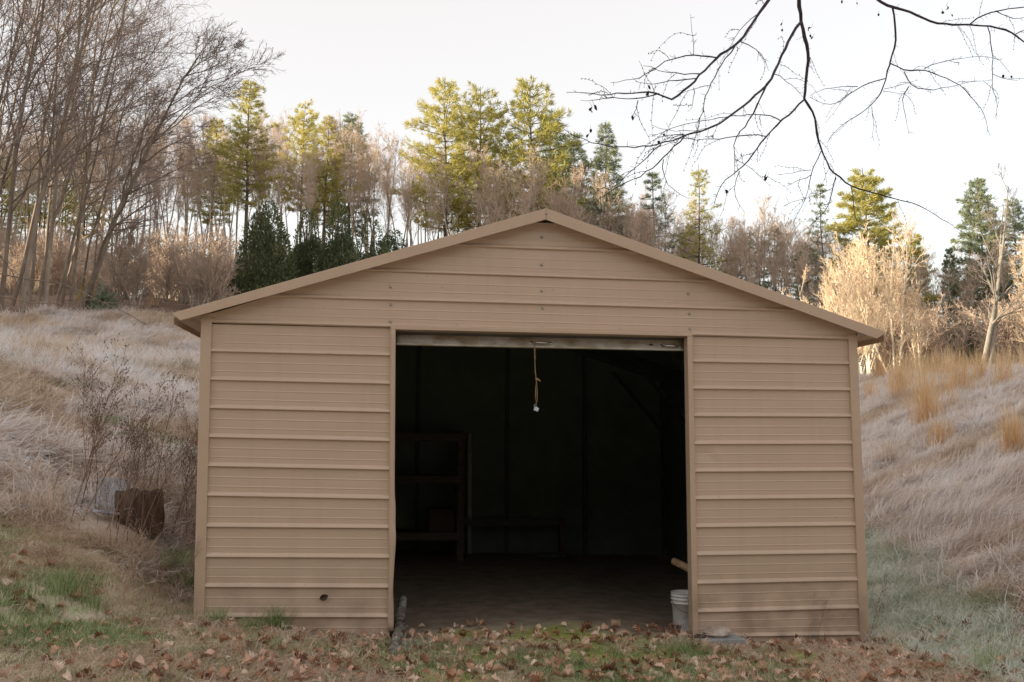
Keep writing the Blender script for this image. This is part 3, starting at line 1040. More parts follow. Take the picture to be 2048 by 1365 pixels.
# branch log at the left jamb, sticking out of the doorway
lg = empty('log', (0, 0, 0), 'lichen-spotted branch log lying out of the doorway beside the left jamb', 'log')
lp = [(784, 1292, -0.75), (792, 1270, -0.45), (798, 1245, -0.05), (799, 1225, 0.35), (806, 1198, 0.62)]
pp = np.array([onY(x, y, Y) for x, y, Y in lp])
gzv = gz(pp[:, 0], pp[:, 1])
pp[:3, 2] = gzv[:3] + 0.035
pp[3, 2] = gzv[3] + 0.06
t_ = np.linspace(0, 4, 22)
px_ = np.stack([np.interp(t_, range(5), pp[:, i]) for i in range(3)], -1)
rr = np.interp(t_, range(5), [0.032, 0.043, 0.045, 0.040, 0.034]) * (1 + 0.12 * fbm(t_ * 3, t_ * 0, 3))
MB().tubes(px_, rr, 10, cap=True).build('wood', M['log'], lg, True)
e = px_[-1]
d = (px_[-1] - px_[-2]) / np.linalg.norm(px_[-1] - px_[-2])
MB().tubes(np.array([e, e + d * 0.004]), np.array([0.033, 0.031]), 10, cap=True).build('cut_end', M['cutwood'], lg)
for k in range(3):
    s_ = px_[6 + k * 4]
    MB().tubes(np.array([s_, s_ + np.array([0.05, -0.05, 0.06]) * (1 + k * 0.3)]), np.array([0.010, 0.006]), 6, cap=True).build('twig_stub', M['log'], lg)

# pole end poking out from behind the right jamb
q0, q1 = onY(1346, 1122, 1.2), onY(1400, 1148, 1.0)
pt = empty('wooden_pole', (0, 0, 0), 'pale wooden pole end poking out from behind the right door jamb', 'pole')
d = q1 - q0
MB().tubes(np.array([q0, q0 + d * 0.5, q0 + d * 1.0, q0 + d * 5.2]), np.array([0.034, 0.036, 0.036, 0.036]), 12, cap=True).build('shaft', M['cutwood'], pt, True)
# a second support so the pole rests on something
q2 = q0 + d * 3.0
MB().box((q2[0] - 0.15, q2[1] - 0.12, float(gz(q2[0], q2[1])) - 0.02), (q2[0] + 0.15, q2[1] + 0.12, q2[2] - 0.03)).build('wooden_crate', M['oldwood'])
tag(bpy.data.objects['wooden_crate'], 'dark wooden crate inside the shed that holds up the pole', 'crate')

# shelf, box, pipe and lid inside
sh = empty('wooden_shelf', (0, 0, 0), 'rough wooden shelf along the dark back wall of the shed', 'shelf')
SY0, SY1 = 5.15, 5.75
px_post = onY(921, 980, SY0)
xr_ = px_post[0]
for x in (xr_, -2.45):
    for Y in (SY0, SY1):
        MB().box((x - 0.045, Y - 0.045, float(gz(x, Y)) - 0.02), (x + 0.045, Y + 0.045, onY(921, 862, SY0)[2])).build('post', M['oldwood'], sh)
for py in (868, 952, 1065):
    z = onY(860, py, SY0)[2]
    for j in range(3):
        ya = SY0 - 0.05 + j * 0.22
        MB().box((-2.5, ya, z - 0.03), (xr_ + 0.05, ya + 0.205, z)).build('board', M['oldwood'], sh)
    MB().box((-2.5, SY0 - 0.085, z - 0.10), (xr_ + 0.06, SY0 - 0.055, z + 0.004)).build('front_rail', M['oldwood'], sh)
z = onY(1050, 1045, SY1)[2]
MB().box((xr_ + 0.06, SY1 - 0.02, z - 0.05), (1.1, SY1 + 0.02, z + 0.05)).build('long_rail', M['oldwood'], sh)
MB().box((1.06, SY1 - 0.05, float(gz(1.06, SY1)) - 0.02), (1.14, SY1 + 0.05, z + 0.05)).build('post', M['oldwood'], sh)
zb = onY(860, 1065, SY0)[2]
xa, xb = onY(858, 1040, SY0 + .15)[0], onY(908, 1040, SY0 + .15)[0]
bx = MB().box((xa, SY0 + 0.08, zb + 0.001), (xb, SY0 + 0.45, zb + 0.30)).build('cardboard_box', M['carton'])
tag(bx, 'brown box sitting on the lowest board of the shelf inside the shed', 'box')
pz = onY(940, 1050, 5.9)
pv = MB().tubes(np.array([[pz[0], 6.02, float(gz(pz[0], 6.0))], [pz[0] - 0.01, 6.02, onY(940, 866, 6.0)[2]]]), np.array([0.035, 0.035]), 10, cap=True).build('pipe', M['pvc'], None, True)
tag(pv, 'pale upright pipe against the back wall behind the wooden shelf', 'pipe')
ld = on_ground(1082, 1096)
lo = MB().lathe([(0.0, 0.03), (0.15, 0.035), (0.17, 0.05), (0.18, 0.05), (0.175, 0.02), (0.16, 0.0)], 20).build('pan_lid', M['lid'], None, True)
lo.location = [float(v) for v in (ld[0], min(ld[1], 5.6), float(gz(ld[0], min(ld[1], 5.6))))]
tag(lo, 'dull round lid lying on the dirt floor at the back of the shed', 'lid')


# ------------------------------------------------------------------ leaves
def leaf_mesh(name, mat, seed, lobes=True, size=0.11):
    r = np.random.default_rng(seed)
    n = 9
    t = np.linspace(0, 1, n)
    wd = np.sin(np.pi * np.clip(t * 0.92 + 0.06, 0, 1)) ** 0.8 * 0.36
    if lobes: wd = wd * (1 + r.uniform(0.15, 0.38) * np.where(np.arange(n) % 2 == 1, 1, -1) * (t > 0.08) + 0.1 * r.normal(size=n))
    wd[0] = 0.012
    wd[-1] = 0.02
    c1, c2, tw = r.uniform(0.3, 1.9), r.uniform(-1.8, 2.0), r.uniform(-1.2, 1.2)
    P = []
    for i in range(n):
        row = []
        for s in (-1.0, -0.5, 0.0, 0.5, 1.0):
            x, y = t[i] - 0.5, s * wd[i]
            z = c1 * (abs(s) ** 1.5) * wd[i] * 0.9 + c2 * (x * x) * 0.7 + tw * x * y + 0.03 * r.normal()
            row.append((x, y, z))
        P.append(row)
    P = np.array(P) * size
    P[:, :, 2] -= P[:, :, 2].min()
    b = MB().grid(P)
    b.tubes(np.array([[P[0, 2, 0], 0, P[0, 2, 2]], [P[0, 2, 0] - 0.03, 0.004, P[0, 2, 2] + 0.006]]), np.array([0.0012, 0.0008]), 3)
    return b.mesh(name, M[mat])


leaf_meshes = [leaf_mesh('leaf', 'deadleaf', s, s % 3 != 0, 0.12 if s % 3 else 0.10) for s in range(9)]
lv = MB()
lf = put(leaf_mesh('leaf', 'rust', 77, False, 0.07), 'leaf', None, onY(648, 1195, -0.022), (math.radians(90), math.radians(-25), 0), (1, 1, 0.5))
tag(lf, 'single brown leaf stuck to the ribbed wall left of the door', 'leaf')


def visible_px(p):
    d = p - CAM
    z = d @ FWD
    return W / 2 + F * (d @ RIGHT) / z, H / 2 - F * (d @ UP) / z, z


# individual fallen leaves, nearest first
cand = np.stack([rng.uniform(-5.5, 4.6, 7000), rng.uniform(-3.2, 0.4, 7000)], -1)
dens = 0.30 + 0.70 * sstep(-3.2, -1.2, cand[:, 0]) * sstep(4.0, 2.6, cand[:, 0]) + 0.5 * fbm(cand[:, 0] * 1.2, cand[:, 1] * 1.6, 51)
dens *= 1 - 0.6 * sstep(-0.25, 0.2, cand[:, 1])
cand = cand[rng.random(len(cand)) < np.clip(dens, 0.05, 1)]
ok = ~((cand[:, 1] > -0.08) & ((cand[:, 0] < onY(795, 1250)[0]) | (cand[:, 0] > onY(1380, 1250)[0])))
cand = cand[ok]
cand = cand[rng.random(len(cand)) > 0.45 * moss_at(cand[:, 0], cand[:, 1])]
zc_ = gz(cand[:, 0], cand[:, 1])
P3 = np.concatenate([cand, zc_[:, None]], 1)
vx, vy, vz = visible_px(P3)
inn = (vx > -10) & (vx < W + 10) & (vy < H + 12)
P3, vz = P3[inn], vz[inn]
order = np.argsort(vz + rng.uniform(0, 1.6, len(vz)))
P3 = P3[order]
for k in range(min(300, len(P3))):
    p = P3[k]
    put(leaf_meshes[k % 9], 'leaf', ground, (p[0], p[1], p[2] + 0.012 + 0.03 * rnd.random()), (rnd.uniform(-0.6, 0.6), rnd.uniform(-0.6, 0.6), rnd.uniform(0, 6.28)), rnd.uniform(0.38, 0.82))
rest = P3[300:2700]


# ------------------------------------------------------------------ scattering (geometry nodes on a point mesh)
HID = bpy.data.collections.new('clump_sources')


def scatter(name, meshes, pts, rot, sc, label=None, parent=None, idx=None):
    col = bpy.data.collections.new(name + '_source')
    for i, me in enumerate(meshes):
        o = bpy.data.objects.new('%s_source_%02d' % (name, i), me)
        col.objects.link(o)
    me = bpy.data.meshes.new(name)
    me.vertices.add(len(pts))
    me.vertices.foreach_set('co', np.asarray(pts, np.float32).ravel())
    idx = rng.integers(0, len(meshes), len(pts)) if idx is None else idx
    a = me.attributes.new('rot', 'FLOAT_VECTOR', 'POINT'); a.data.foreach_set('vector', np.asarray(rot, np.float32).ravel())
    a = me.attributes.new('scl', 'FLOAT', 'POINT'); a.data.foreach_set('value', np.asarray(sc, np.float32).ravel())
    a = me.attributes.new('pick', 'INT', 'POINT'); a.data.foreach_set('value', np.asarray(idx, np.int32).ravel())
    o = bpy.data.objects.new(name, me)
    COL.objects.link(o)
    if parent is not None: o.parent = parent
    ng = bpy.data.node_groups.new(name + '_nodes', 'GeometryNodeTree')
    ng.interface.new_socket('Geometry', in_out='INPUT', socket_type='NodeSocketGeometry')
    ng.interface.new_socket('Geometry', in_out='OUTPUT', socket_type='NodeSocketGeometry')
    N, L = ng.nodes, ng.links
    gi, go = N.new('NodeGroupInput'), N.new('NodeGroupOutput')
    ip = N.new('GeometryNodeInstanceOnPoints')
    ci = N.new('GeometryNodeCollectionInfo')
    ci.inputs['Collection'].default_value = col
    ci.inputs['Separate Children'].default_value = True
    ci.inputs['Reset Children'].default_value = True

    def at(nm, ty):
        q = N.new('GeometryNodeInputNamedAttribute')
        q.data_type = ty
        q.inputs['Name'].default_value = nm
        return q.outputs[0]

    e2r = N.new('FunctionNodeEulerToRotation')
    L.new(at('rot', 'FLOAT_VECTOR'), e2r.inputs[0])
    L.new(gi.outputs[0], ip.inputs['Points'])
    L.new(ci.outputs[0], ip.inputs['Instance'])
    ip.inputs['Pick Instance'].default_value = True
    L.new(at('pick', 'INT'), ip.inputs['Instance Index'])
    L.new(e2r.outputs[0], ip.inputs['Rotation'])
    L.new(at('scl', 'FLOAT'), ip.inputs['Scale'])
    L.new(ip.outputs[0], go.inputs[0])
    md = o.modifiers.new('scatter', 'NODES')
    md.node_group = ng
    return tag(o, label, kind='stuff')


if len(rest):
    scatter('leaf_litter', leaf_meshes, rest + np.array([0, 0, 0.012]), np.stack([rng.uniform(-.6, .6, len(rest)), rng.uniform(-.6, .6, len(rest)), rng.uniform(0, 6.28, len(rest))], -1), rng.uniform(0.32, 0.8, len(rest)), parent=ground)


def blades(mat, name, n, seed, length, width, spread, lean, leanvar, droop, curl=0.5, segs=4):
    """A clump of grass blades. lean: start angle from upright towards +x; droop: how far they bend over."""
    r = np.random.default_rng(seed)
    L_ = length * r.uniform(0.55, 1.15, n)
    az = r.normal(0, curl, n)
    ang = np.clip(r.normal(lean, leanvar, n), 0.02, 1.5)
    root = np.stack([r.normal(0, spread, n), r.normal(0, spread, n), np.full(n, -0.02)], -1)
    pts = [root]
    p = root.copy()
    for k in range(segs):
        a_ = ang + droop * ((k + 0.5) / segs) ** 1.2
        az_ = az + r.normal(0, 0.12, n)
        st = L_ / segs
        p = p + np.stack([np.sin(a_) * np.cos(az_) * st, np.sin(a_) * np.sin(az_) * st, np.cos(a_) * st], -1)
        p[:, 2] = np.maximum(p[:, 2], 0.012 + 0.02 * r.random(n))
        pts.append(p)
    pts = np.stack(pts, 1)
    tan = pts[:, 1] - pts[:, 0]
    side = np.cross(pts[:, -1] - pts[:, 0], np.array([0, 0, 1.0])) + r.normal(0, 0.04, (n, 3))
    side /= np.linalg.norm(side, axis=1, keepdims=True) + 1e-9
    wv = np.linspace(1, 0.35, segs + 1)
    wv[-1] = 0.08
    A = pts - side[:, None, :] * (width / 2 * wv)[None, :, None]
    B = pts + side[:, None, :] * (width / 2 * wv)[None, :, None]
    v = np.stack([A, B], 2).reshape(-1, 3)
    base = (np.arange(n) * (segs + 1) * 2)[:, None]
    i = (np.arange(segs) * 2)[None, :]
    q = np.stack([base + i, base + i + 1, base + i + 3, base + i + 2], -1).reshape(-1, 4)
    return MB().add(v, q).mesh(name, M[mat])


def slope_field(n, x0, x1, y0, y1, keep):
    p = np.stack([rng.uniform(x0, x1, n), rng.uniform(y0, y1, n)], -1)
    p = p[keep(p[:, 0], p[:, 1])]
    z = gz(p[:, 0], p[:, 1])
    P_ = np.concatenate([p, z[:, None]], 1)
    vx, vy, vz = visible_px(P_)
    return P_[(vx > -600) & (vx < W + 800) & (vy < H + 220) & (vz > 0.8)]


JUNK = [on_ground(px, py) for px, py in ((215, 1040), (250, 1045), (285, 1058), (190, 1040))]


def lay(p, az, jit=0.12):
    """Euler angles that stand a clump on the slope under it, turned to AZ."""
    e = 0.25
    nx = -(gz(p[:, 0] + e, p[:, 1]) - gz(p[:, 0] - e, p[:, 1])) / (2 * e) + rng.normal(0, jit, len(p))
    ny = -(gz(p[:, 0], p[:, 1] + e) - gz(p[:, 0], p[:, 1] - e)) / (2 * e) + rng.normal(0, jit, len(p))
    n_ = np.stack([nx, ny, np.ones(len(p))], -1)
    n_ /= np.linalg.norm(n_, axis=1, keepdims=True)
    t = np.stack([np.cos(az), np.sin(az), np.zeros(len(p))], -1)
    t -= n_ * (t * n_).sum(1, keepdims=True)
    t /= np.linalg.norm(t, axis=1, keepdims=True)
    b = np.cross(n_, t)
    return np.stack([np.arctan2(b[:, 2], n_[:, 2]), np.arcsin(np.clip(-t[:, 2], -1, 1)), np.arctan2(t[:, 1], t[:, 0])], -1)


def not_shed(x, y):
    clear = np.ones(np.shape(x), bool)
    for q in JUNK:
        clear &= np.hypot(x - q[0], (y - q[1] + 0.16) * 0.8) > 0.22
    return clear & ~((x > -2.78) & (x < 2.80) & (y > -0.03) & (y < 6.4))


mat_clumps = [blades('mat_grass', 'matted_clump', 60, 100 + s, 0.38, 0.009, 0.10, 1.05, 0.25, 0.55, 0.45) for s in range(5)]
tan_clumps = [blades('tan_grass', 'tan_clump', 60, 140 + s, 0.30, 0.008, 0.08, 0.9, 0.35, 0.7, 0.9) for s in range(3)]
longm = lambda x, y: (zone_weights(x, y)[2] > 0.35) & not_shed(x, y) & ((x < 0) | (x - 0.23 * y - 3.67 > 0.05 + 0.35 * fbm(x * 1.5, y * 1.5, 6)) | (y > 8)) & (zone_weights(x, y)[1] < 0.6) & (y < 27)
for nm, x0, x1, y0, y1, n, lab in (('matted_grass', -15, -2.8, -0.8, 21, 11500, 'long frosted grass matted down over the left slope'),
                                   ('matted_grass', 2.85, 24, -3.0, 27, 19500, 'long frosted grass matted down over the right bank')):
    p = slope_field(n, x0, x1, y0, y1, longm)
    sw = fbm(p[:, 0] * 0.35, p[:, 1] * 0.35, 91, 2) * 2.2
    az = (-1.05 if x0 > 0 else -0.9) + sw * (0.5 if x0 > 0 else 0.8) + rng.normal(0, 0.5, len(p))
    pick = np.where(fbm(p[:, 0] * 0.8, p[:, 1] * 0.8, 95, 2) > 0.22, rng.integers(5, 8, len(p)), rng.integers(0, 5, len(p)))
    scatter(nm, mat_clumps + tan_clumps, p, lay(p, az), rng.uniform(0.7, 1.35, len(p)), lab, idx=pick)

stray = [blades('tan_grass', 'stray_clump', 7, 270 + s, 0.55, 0.007, 0.12, 0.95, 0.4, 0.45, 3.0, 4) for s in range(3)]
for x0, x1, n in ((-14, -2.8, 1300), (2.9, 16, 1500)):
    p = slope_field(n, x0, x1, -0.5, 22, longm)
    scatter('stray_stalks', stray, p, lay(p, rng.uniform(0, 6.28, len(p)), 0.2), rng.uniform(0.5, 1.2, len(p)), 'loose bent straw stalks sticking out of the matted grass on the ' + ('left slope' if x0 < 0 else 'right bank'))

# lawn: short blades, dead thatch, green and frosted
lawn_clumps = [blades('green_grass', 'lawn_clump', 34, 200 + s, 0.085, 0.0045, 0.05, 0.5, 0.4, 0.8, 3.0, 3) for s in range(3)] + \
              [blades('tan_grass', 'thatch_clump', 40, 220 + s, 0.13, 0.0048, 0.07, 1.25, 0.25, 0.3, 3.0, 3) for s in range(4)]
lawnm = lambda x, y: (rng.random(np.shape(x)) > 0.75 * moss_at(x, y)) & (zone_weights(x, y)[2] < 0.6) & (zone_weights(x, y)[0] < 0.5) & not_shed(x, y)
p = slope_field(15000, -6.5, 6.5, -3.3, 1.6, lawnm)
gr_ = fbm(p[:, 0] * 0.9, p[:, 1] * 1.2, 111, 3) + 0.24 * sstep(-2.4, -3.6, p[:, 0])
pick = np.where(gr_ + 0.22 * rng.normal(size=len(p)) > 0.10, rng.integers(0, 3, len(p)), rng.integers(3, 7, len(p)))
scatter('lawn_grass', lawn_clumps, p, np.stack([rng.normal(0, .1, len(p)), rng.normal(0, .1, len(p)), rng.uniform(0, 6.28, len(p))], -1), rng.uniform(0.6, 1.15, len(p)), 'thin patchy lawn of short green blades and dead thatch', idx=pick)
# frosted green strip down the foot of the right bank
fr_clumps = [blades('frost_green', 'frost_clump', 40, 240 + s, 0.15, 0.0075, 0.07, 0.8, 0.4, 0.8, 1.4, 3) for s in range(3)]
fm = lambda x, y: (np.abs(x - 0.23 * y - 3.67 + 0.32 - 0.3 * fbm(x, y, 6)) < 0.62) & (x > 2.8) & (y < 7)
p = slope_field(7000, 2.8, 6.5, -3, 7, fm)
scatter('frosted_grass', fr_clumps, p, lay(p, rng.normal(-0.9, 0.8, len(p))), rng.uniform(0.7, 1.3, len(p)), 'pale green frosted turf along the foot of the right bank')
# green patches on the left slope
fm = lambda x, y: (fbm(x * 0.7, y * 0.7, 131, 2) > 0.22) & (x < -2.85)
p = slope_field(5200, -12, -2.85, -0.8, 14, fm)
scatter('green_patches', lawn_clumps[:3], p, np.stack([rng.normal(0, .1, len(p)), rng.normal(0, .1, len(p)), rng.uniform(0, 6.28, len(p))], -1), rng.uniform(1.0, 1.9, len(p)), 'green shoots showing through the dry grass of the left slope')


# separate tufts that stand out
def tuft(px, py, h, n, mat, label, spread=0.05, seed=0, name='grass_tuft', cat='grass tuft', group=None, lean=0.25, droop=0.9, wdt=0.005):
    q = on_ground(px, py)
    if 388 < px < 1738 and -0.09 < q[1] < 8:
        q = onY(px, py, -0.09)
        q[2] = gz(q[0], q[1])
    me = blades(mat, name, n, 300 + seed, h, wdt, spread, lean, 0.25, droop, 3.0, 4)
    o = put(me, name, None, q)
    return tag(o, label, cat, group)


tuft(548, 1256, 0.26, 190, 'green_grass', 'dark green grass tuft against the ribbed wall, right of the corner tuft', 0.055, 1, wdt=0.004)
tuft(432, 1236, 0.20, 130, 'green_grass', 'small green grass tuft at the left front corner of the shed', 0.05, 2, wdt=0.004)
tuft(495, 1262, 0.16, 120, 'green_grass', 'low green tuft between two taller tufts at the wall', 0.06, 3, wdt=0.004)
tuft(120, 1178, 0.24, 420, 'green_grass', 'bushy green tuft with pale tips at the foot of the left slope', 0.15, 4, wdt=0.0045)
tuft(1368, 1312, 0.20, 190, 'green_grass', 'bright green grass tuft in front of the concrete block', 0.075, 5, wdt=0.004)
tuft(826, 1302, 0.13, 80, 'frost_green', 'pale grass tuft beside the lower end of the log', 0.06, 6, wdt=0.004)
tuft(330, 1240, 0.14, 130, 'green_grass', 'spreading green tuft on the lawn left of the shed corner', 0.10, 7, wdt=0.004)
tuft(560, 1315, 0.10, 90, 'green_grass', 'low green tuft among fallen leaves below the wall tufts', 0.08, 8, wdt=0.004)
tuft(1975, 1345, 0.26, 60, 'green_grass', 'thin upright dark green tuft at the lower right', 0.04, 9, lean=0.15, droop=0.5, wdt=0.005)
tuft(1790, 1285, 0.22, 170, 'tan_grass', 'drooping pale grass tussock beside the right corner of the shed', 0.08, 10, lean=0.5, droop=1.1)
tuft(1995, 1215, 0.22, 190, 'green_grass', 'green tussock on the frosty turf at the right edge', 0.09, 11, lean=0.5, droop=1.0)
tuft(330, 1120, 0.24, 300, 'green_grass', 'dense green grass patch under the weeds by the shed wall', 0.20, 12, lean=0.5, droop=1.0, wdt=0.006)
tuft(345, 1165, 0.22, 240, 'green_grass', 'lower green grass patch beside the corner of the shed', 0.18, 13, lean=0.5, droop=1.0, wdt=0.006)
tuft(90, 1035, 0.40, 190, 'tan_grass', 'upright brown grass tussock left of the weed thicket', 0.08, 14, lean=0.2, droop=0.6)
# golden broomsedge on the right bank
for k, (px, py, h, n) in enumerate([(1855, 850, 1.35, 260), (1762, 760, 1.1, 180), (1800, 748, 1.2, 160), (1920, 790, 1.1, 170), (1960, 762, 0.9, 120), (1870, 760, 1.1, 150), (2030, 905, 0.75, 160), (1780, 925, 0.35, 140), (1880, 900, 0.55, 150), (1830, 752, 0.9, 110), (1740, 800, 0.7, 90), (2010, 768, 0.8, 90), (1900, 757, 0.9, 100)]):
    lab = ['tallest golden grass clump standing on the right bank', 'golden grass clump beside the eave of the shed', 'second golden grass clump from the eave of the shed', 'golden grass clump right of the tallest one on the bank', 'golden grass clump in front of the grey forked tree', 'golden clump behind the tallest clump on the bank',
           'short golden clump at the right edge of the bank', 'low brown tussock near the right wall of the shed', 'low golden tussock below the tallest clump', 'thin golden clump between the pale bushy trees and the bank', 'sparse golden clump against the right corner trim', 'golden clump at the right end of the bank crest', 'thin golden clump on the crest left of the forked tree'][k]
    tuft(px, py, h, n, 'gold_grass' if k != 7 else 'tan_grass', lab, 0.09 + 0.05 * (h > 1), 30 + k, 'golden_grass', 'grass clump', 'golden grass clumps on the bank', 0.10, 0.22, 0.011)
gold = [blades('gold_grass', 'gold_clump', 14, 260 + s, 0.8, 0.011, 0.10, 0.12, 0.1, 0.35, 3.0, 4) for s in range(3)]
gm = lambda x, y: (x - 0.23 * y - 3.67 > 3.6) & (y > 10) & (y < 27) & (fbm(x * 0.5, y * 0.5, 141, 2) > -0.1)
p = slope_field(900, 6, 24, 8, 26, gm)
scatter('dry_grass_stand', gold, p, np.stack([rng.normal(0, .06, len(p)), rng.normal(0, .06, len(p)), rng.uniform(0, 6.28, len(p))], -1), rng.uniform(0.5, 1.2, len(p)), 'thin standing golden grass along the crest of the right bank')
gm = lambda x, y: (x < -3) & (fbm(x * 0.5, y * 0.5, 143, 2) > 0.05)
p = slope_field(260, -16, -3, 9, 22, gm)
scatter('dry_grass_stand', gold, p, np.stack([rng.normal(0, .06, len(p)), rng.normal(0, .06, len(p)), rng.uniform(0, 6.28, len(p))], -1), rng.uniform(0.35, 0.8, len(p)), 'thin standing tan grass on the upper left slope')


# ------------------------------------------------------------------ trees
def unit(v):
    return v / (np.linalg.norm(v, axis=-1, keepdims=True) + 1e-12)


def grow(r, start, d, ln, rad, N, wig, trop, tip=0.25):
    """Grow B branches of N points: random wander plus a steady pull TROP."""
    B = len(start)
    P = np.zeros((B, N, 3))
    P[:, 0] = start
    d = unit(d)
    st = (ln / (N - 1))[:, None]
    for k in range(1, N):
        d = unit(d + r.normal(0, wig, (B, 3)) + np.asarray(trop))
        P[:, k] = P[:, k - 1] + d * st
    R = rad[:, None] * (1 - (1 - tip) * np.linspace(0, 1, N)[None, :])
    return P, R


def spawn(r, P, R, n, t0, t1, ang, lr, ln, rr=0.6, lfall=0.5):
    """n children per branch between t0 and t1 along it."""
    B, N, _ = P.shape
    t = r.uniform(t0, t1, (B, n))
    f = t * (N - 1)
    i = np.minimum(f.astype(int), N - 2)
    fr = (f - i)[..., None]
    b = np.arange(B)[:, None]
    pos = P[b, i] * (1 - fr) + P[b, i + 1] * fr
    rad = R[b, i] * (1 - fr[..., 0]) + R[b, i + 1] * fr[..., 0]
    tan = unit(P[b, i + 1] - P[b, i])
    q = unit(np.cross(tan, r.normal(size=tan.shape)))
    a = r.normal(ang, 0.15, (B, n))[..., None]
    d = tan * np.cos(a) + q * np.sin(a)
    L_ = ln[:, None] * lr * r.uniform(0.6, 1.25, (B, n)) * (1 - lfall * t)
    return pos.reshape(-1, 3), d.reshape(-1, 3), L_.reshape(-1), (rad * rr).reshape(-1)


def bare_tree(seed, Ht, r0, clear=0.45, nl=12, nb=6, nt_=6, ntt=4, ang=0.6, lean=(0, 0, 0), upt=0.10, limb=0.35, stems=1, wig=0.06, twr=0.010, fine=True, bl=0.55):
    """Trunk mesh builder and crown mesh builder of a leafless tree, foot at the origin."""
    r = np.random.default_rng(seed)
    tr, cr = MB(), MB()
    S = stems
    st = np.zeros((S, 3)); st[:, 2] = -0.3
    if S > 1: st[:, :2] = r.normal(0, 0.12, (S, 2))
    d0 = np.array([[0, 0, 1.0]]) + (r.normal(0, 0.20 if S > 1 else 0.04, (S, 3)) * np.array([1, 1, 0.2])) + np.asarray(lean)
    ln = Ht * (r.uniform(0.8, 1.0, S) if S > 1 else np.ones(1))
    P, R = grow(r, st, d0, ln, np.full(S, r0), 12, wig * 0.6, np.array([0, 0, 0.03]) + np.asarray(lean) * 0.1, 0.12)
    R[:, 0] *= 1.35
    tr.tubes(P, R, 7)
    s, d, l, rr = spawn(r, P, R, nl, clear, 0.97, ang, limb, ln, 0.55, 0.45)
    P1, R1 = grow(r, s, d, l, np.maximum(rr, 0.018), 8, wig * 1.6, np.array([0, 0, upt]) + np.asarray(lean) * 0.25, 0.25)
    tr.tubes(P1, R1, 5)
    s, d, l, rr = spawn(r, P1, R1, nb, 0.2, 1.0, 0.65, bl, l, 0.6)
    P2, R2 = grow(r, s, d, l, np.maximum(rr, twr * 1.3), 6, wig * 2, np.array([0, 0, upt]) + np.asarray(lean) * 0.25, 0.3)
    cr.tubes(P2, R2, 4)
    s, d, l, rr = spawn(r, P2, R2, nt_, 0.15, 1.0, 0.7, 0.55, l, 0.65)
    P3_, R3 = grow(r, s, d, l, np.maximum(rr, twr), 4, wig * 2.5, np.array([0, 0, upt]) + np.asarray(lean) * 0.25, 0.4)
    cr.tubes(P3_, R3, 3)
    if ntt:
        s, d, l, rr = spawn(r, P3_, R3, ntt, 0.2, 1.0, 0.65, 0.55, l, 0.7)
        P4, R4 = grow(r, s, d, l, np.maximum(rr, twr * 0.75), 3, wig * 2.5, np.array([0, 0, upt]), 0.4)
        cr.tubes(P4, R4, 3)
    return tr, cr


def tree_thing(name, loc, rz, sc, tme, cme, label, cat, group, crown_name='crown'):
    t = empty(name, loc, label, cat, group, rz)
    t.scale = (sc, sc, sc) if np.isscalar(sc) else sc
    a = bpy.data.objects.new('trunk', tme); COL.objects.link(a); a.parent = t
    b = bpy.data.objects.new(crown_name, cme); COL.objects.link(b); b.parent = t
    return t


def foot(px, D):
    """Ground point on the photo column px at distance D in front of the camera."""
    d = ray(px, 800.0)
    x = CAM[0] + d[0] / d[1] * D
    y = CAM[1] + D
    return np.array([x, y, float(gz(x, y))])


def top_z(py, D):
    d = ray(1024.0, py)
    return CAM[2] + d[2] / d[1] * D


# --- belt of tall bare trees on the crest
belt = []
for s in range(7):
    tr, cr = bare_tree(400 + s, 20.0, 0.15, 0.57 + 0.05 * (s % 3), 15, 7, 6, 2, 0.50, (0, 0, 0), 0.10, 0.25, wig=0.07, twr=0.0125)
    belt.append((tr.mesh('trunk', M['farbark']), cr.mesh('crown', M['fartwig'])))
tops = ([-150, 0, 200, 400, 520, 620, 760, 800, 900, 1000, 1100, 1200, 1300, 1400, 1500, 1620, 1700], [300, 300, 290, 290, 285, 300, 290, 330, 330, 330, 360, 400, 420, 445, 445, 455, 470])
k = 0
BELT = [(430, 'slender bare tree on the crest, seen through the leaning grove', 'bare crest trees behind the leaning grove'),
        (815, 'slender bare tree on the crest above the dark cedars', 'bare crest trees above the dark cedars'),
        (1130, 'slender bare tree on the crest around the three tall pines', 'bare crest trees around the tall pines'),
        (1420, 'slender bare tree on the crest between the pointed spruce and the lone sunlit pine', 'bare crest trees right of the spruce'),
        (9999, 'slender bare tree on the crest right of the lone sunlit pine', 'bare crest trees right of the lone pine')]
for x in np.concatenate([np.arange(-160, 1660, 6.8), np.arange(1085, 1660, 14.0)]):
    px = x + rnd.uniform(-8, 8)
    D = rnd.uniform(62, 96)
    f = foot(px, D)
    py = np.interp(px, *tops) + rnd.gauss(15, 22)
    hh = top_z(py, D) - f[2]
    tr, cr = belt[k % 7]
    sx = hh / 20.0
    tree_thing('bare_tree', f, rnd.uniform(0, 6.28), (sx * 0.95, sx * 0.95, sx), tr, cr, *next((l, 'tree', g_) for lim, l, g_ in BELT if px < lim))
    k += 1
# right-hand wood behind the bank: shorter, denser
for x in np.arange(1610, 2190, 14.0):
    px = x + rnd.uniform(-8, 8)
    D = rnd.uniform(52, 70)
    f = foot(px, D)
    py = 500 + rnd.gauss(10, 32)
    hh = top_z(py, D) - f[2]
    tr, cr = belt[k % 7]
    sx = hh / 20.0
    tree_thing('bare_tree', f, rnd.uniform(0, 6.28), (sx * 1.2, sx * 1.2, sx), tr, cr, 'bare tree in the shaded wood behind the right bank', 'tree', 'bare trees behind the right bank')
    k += 1

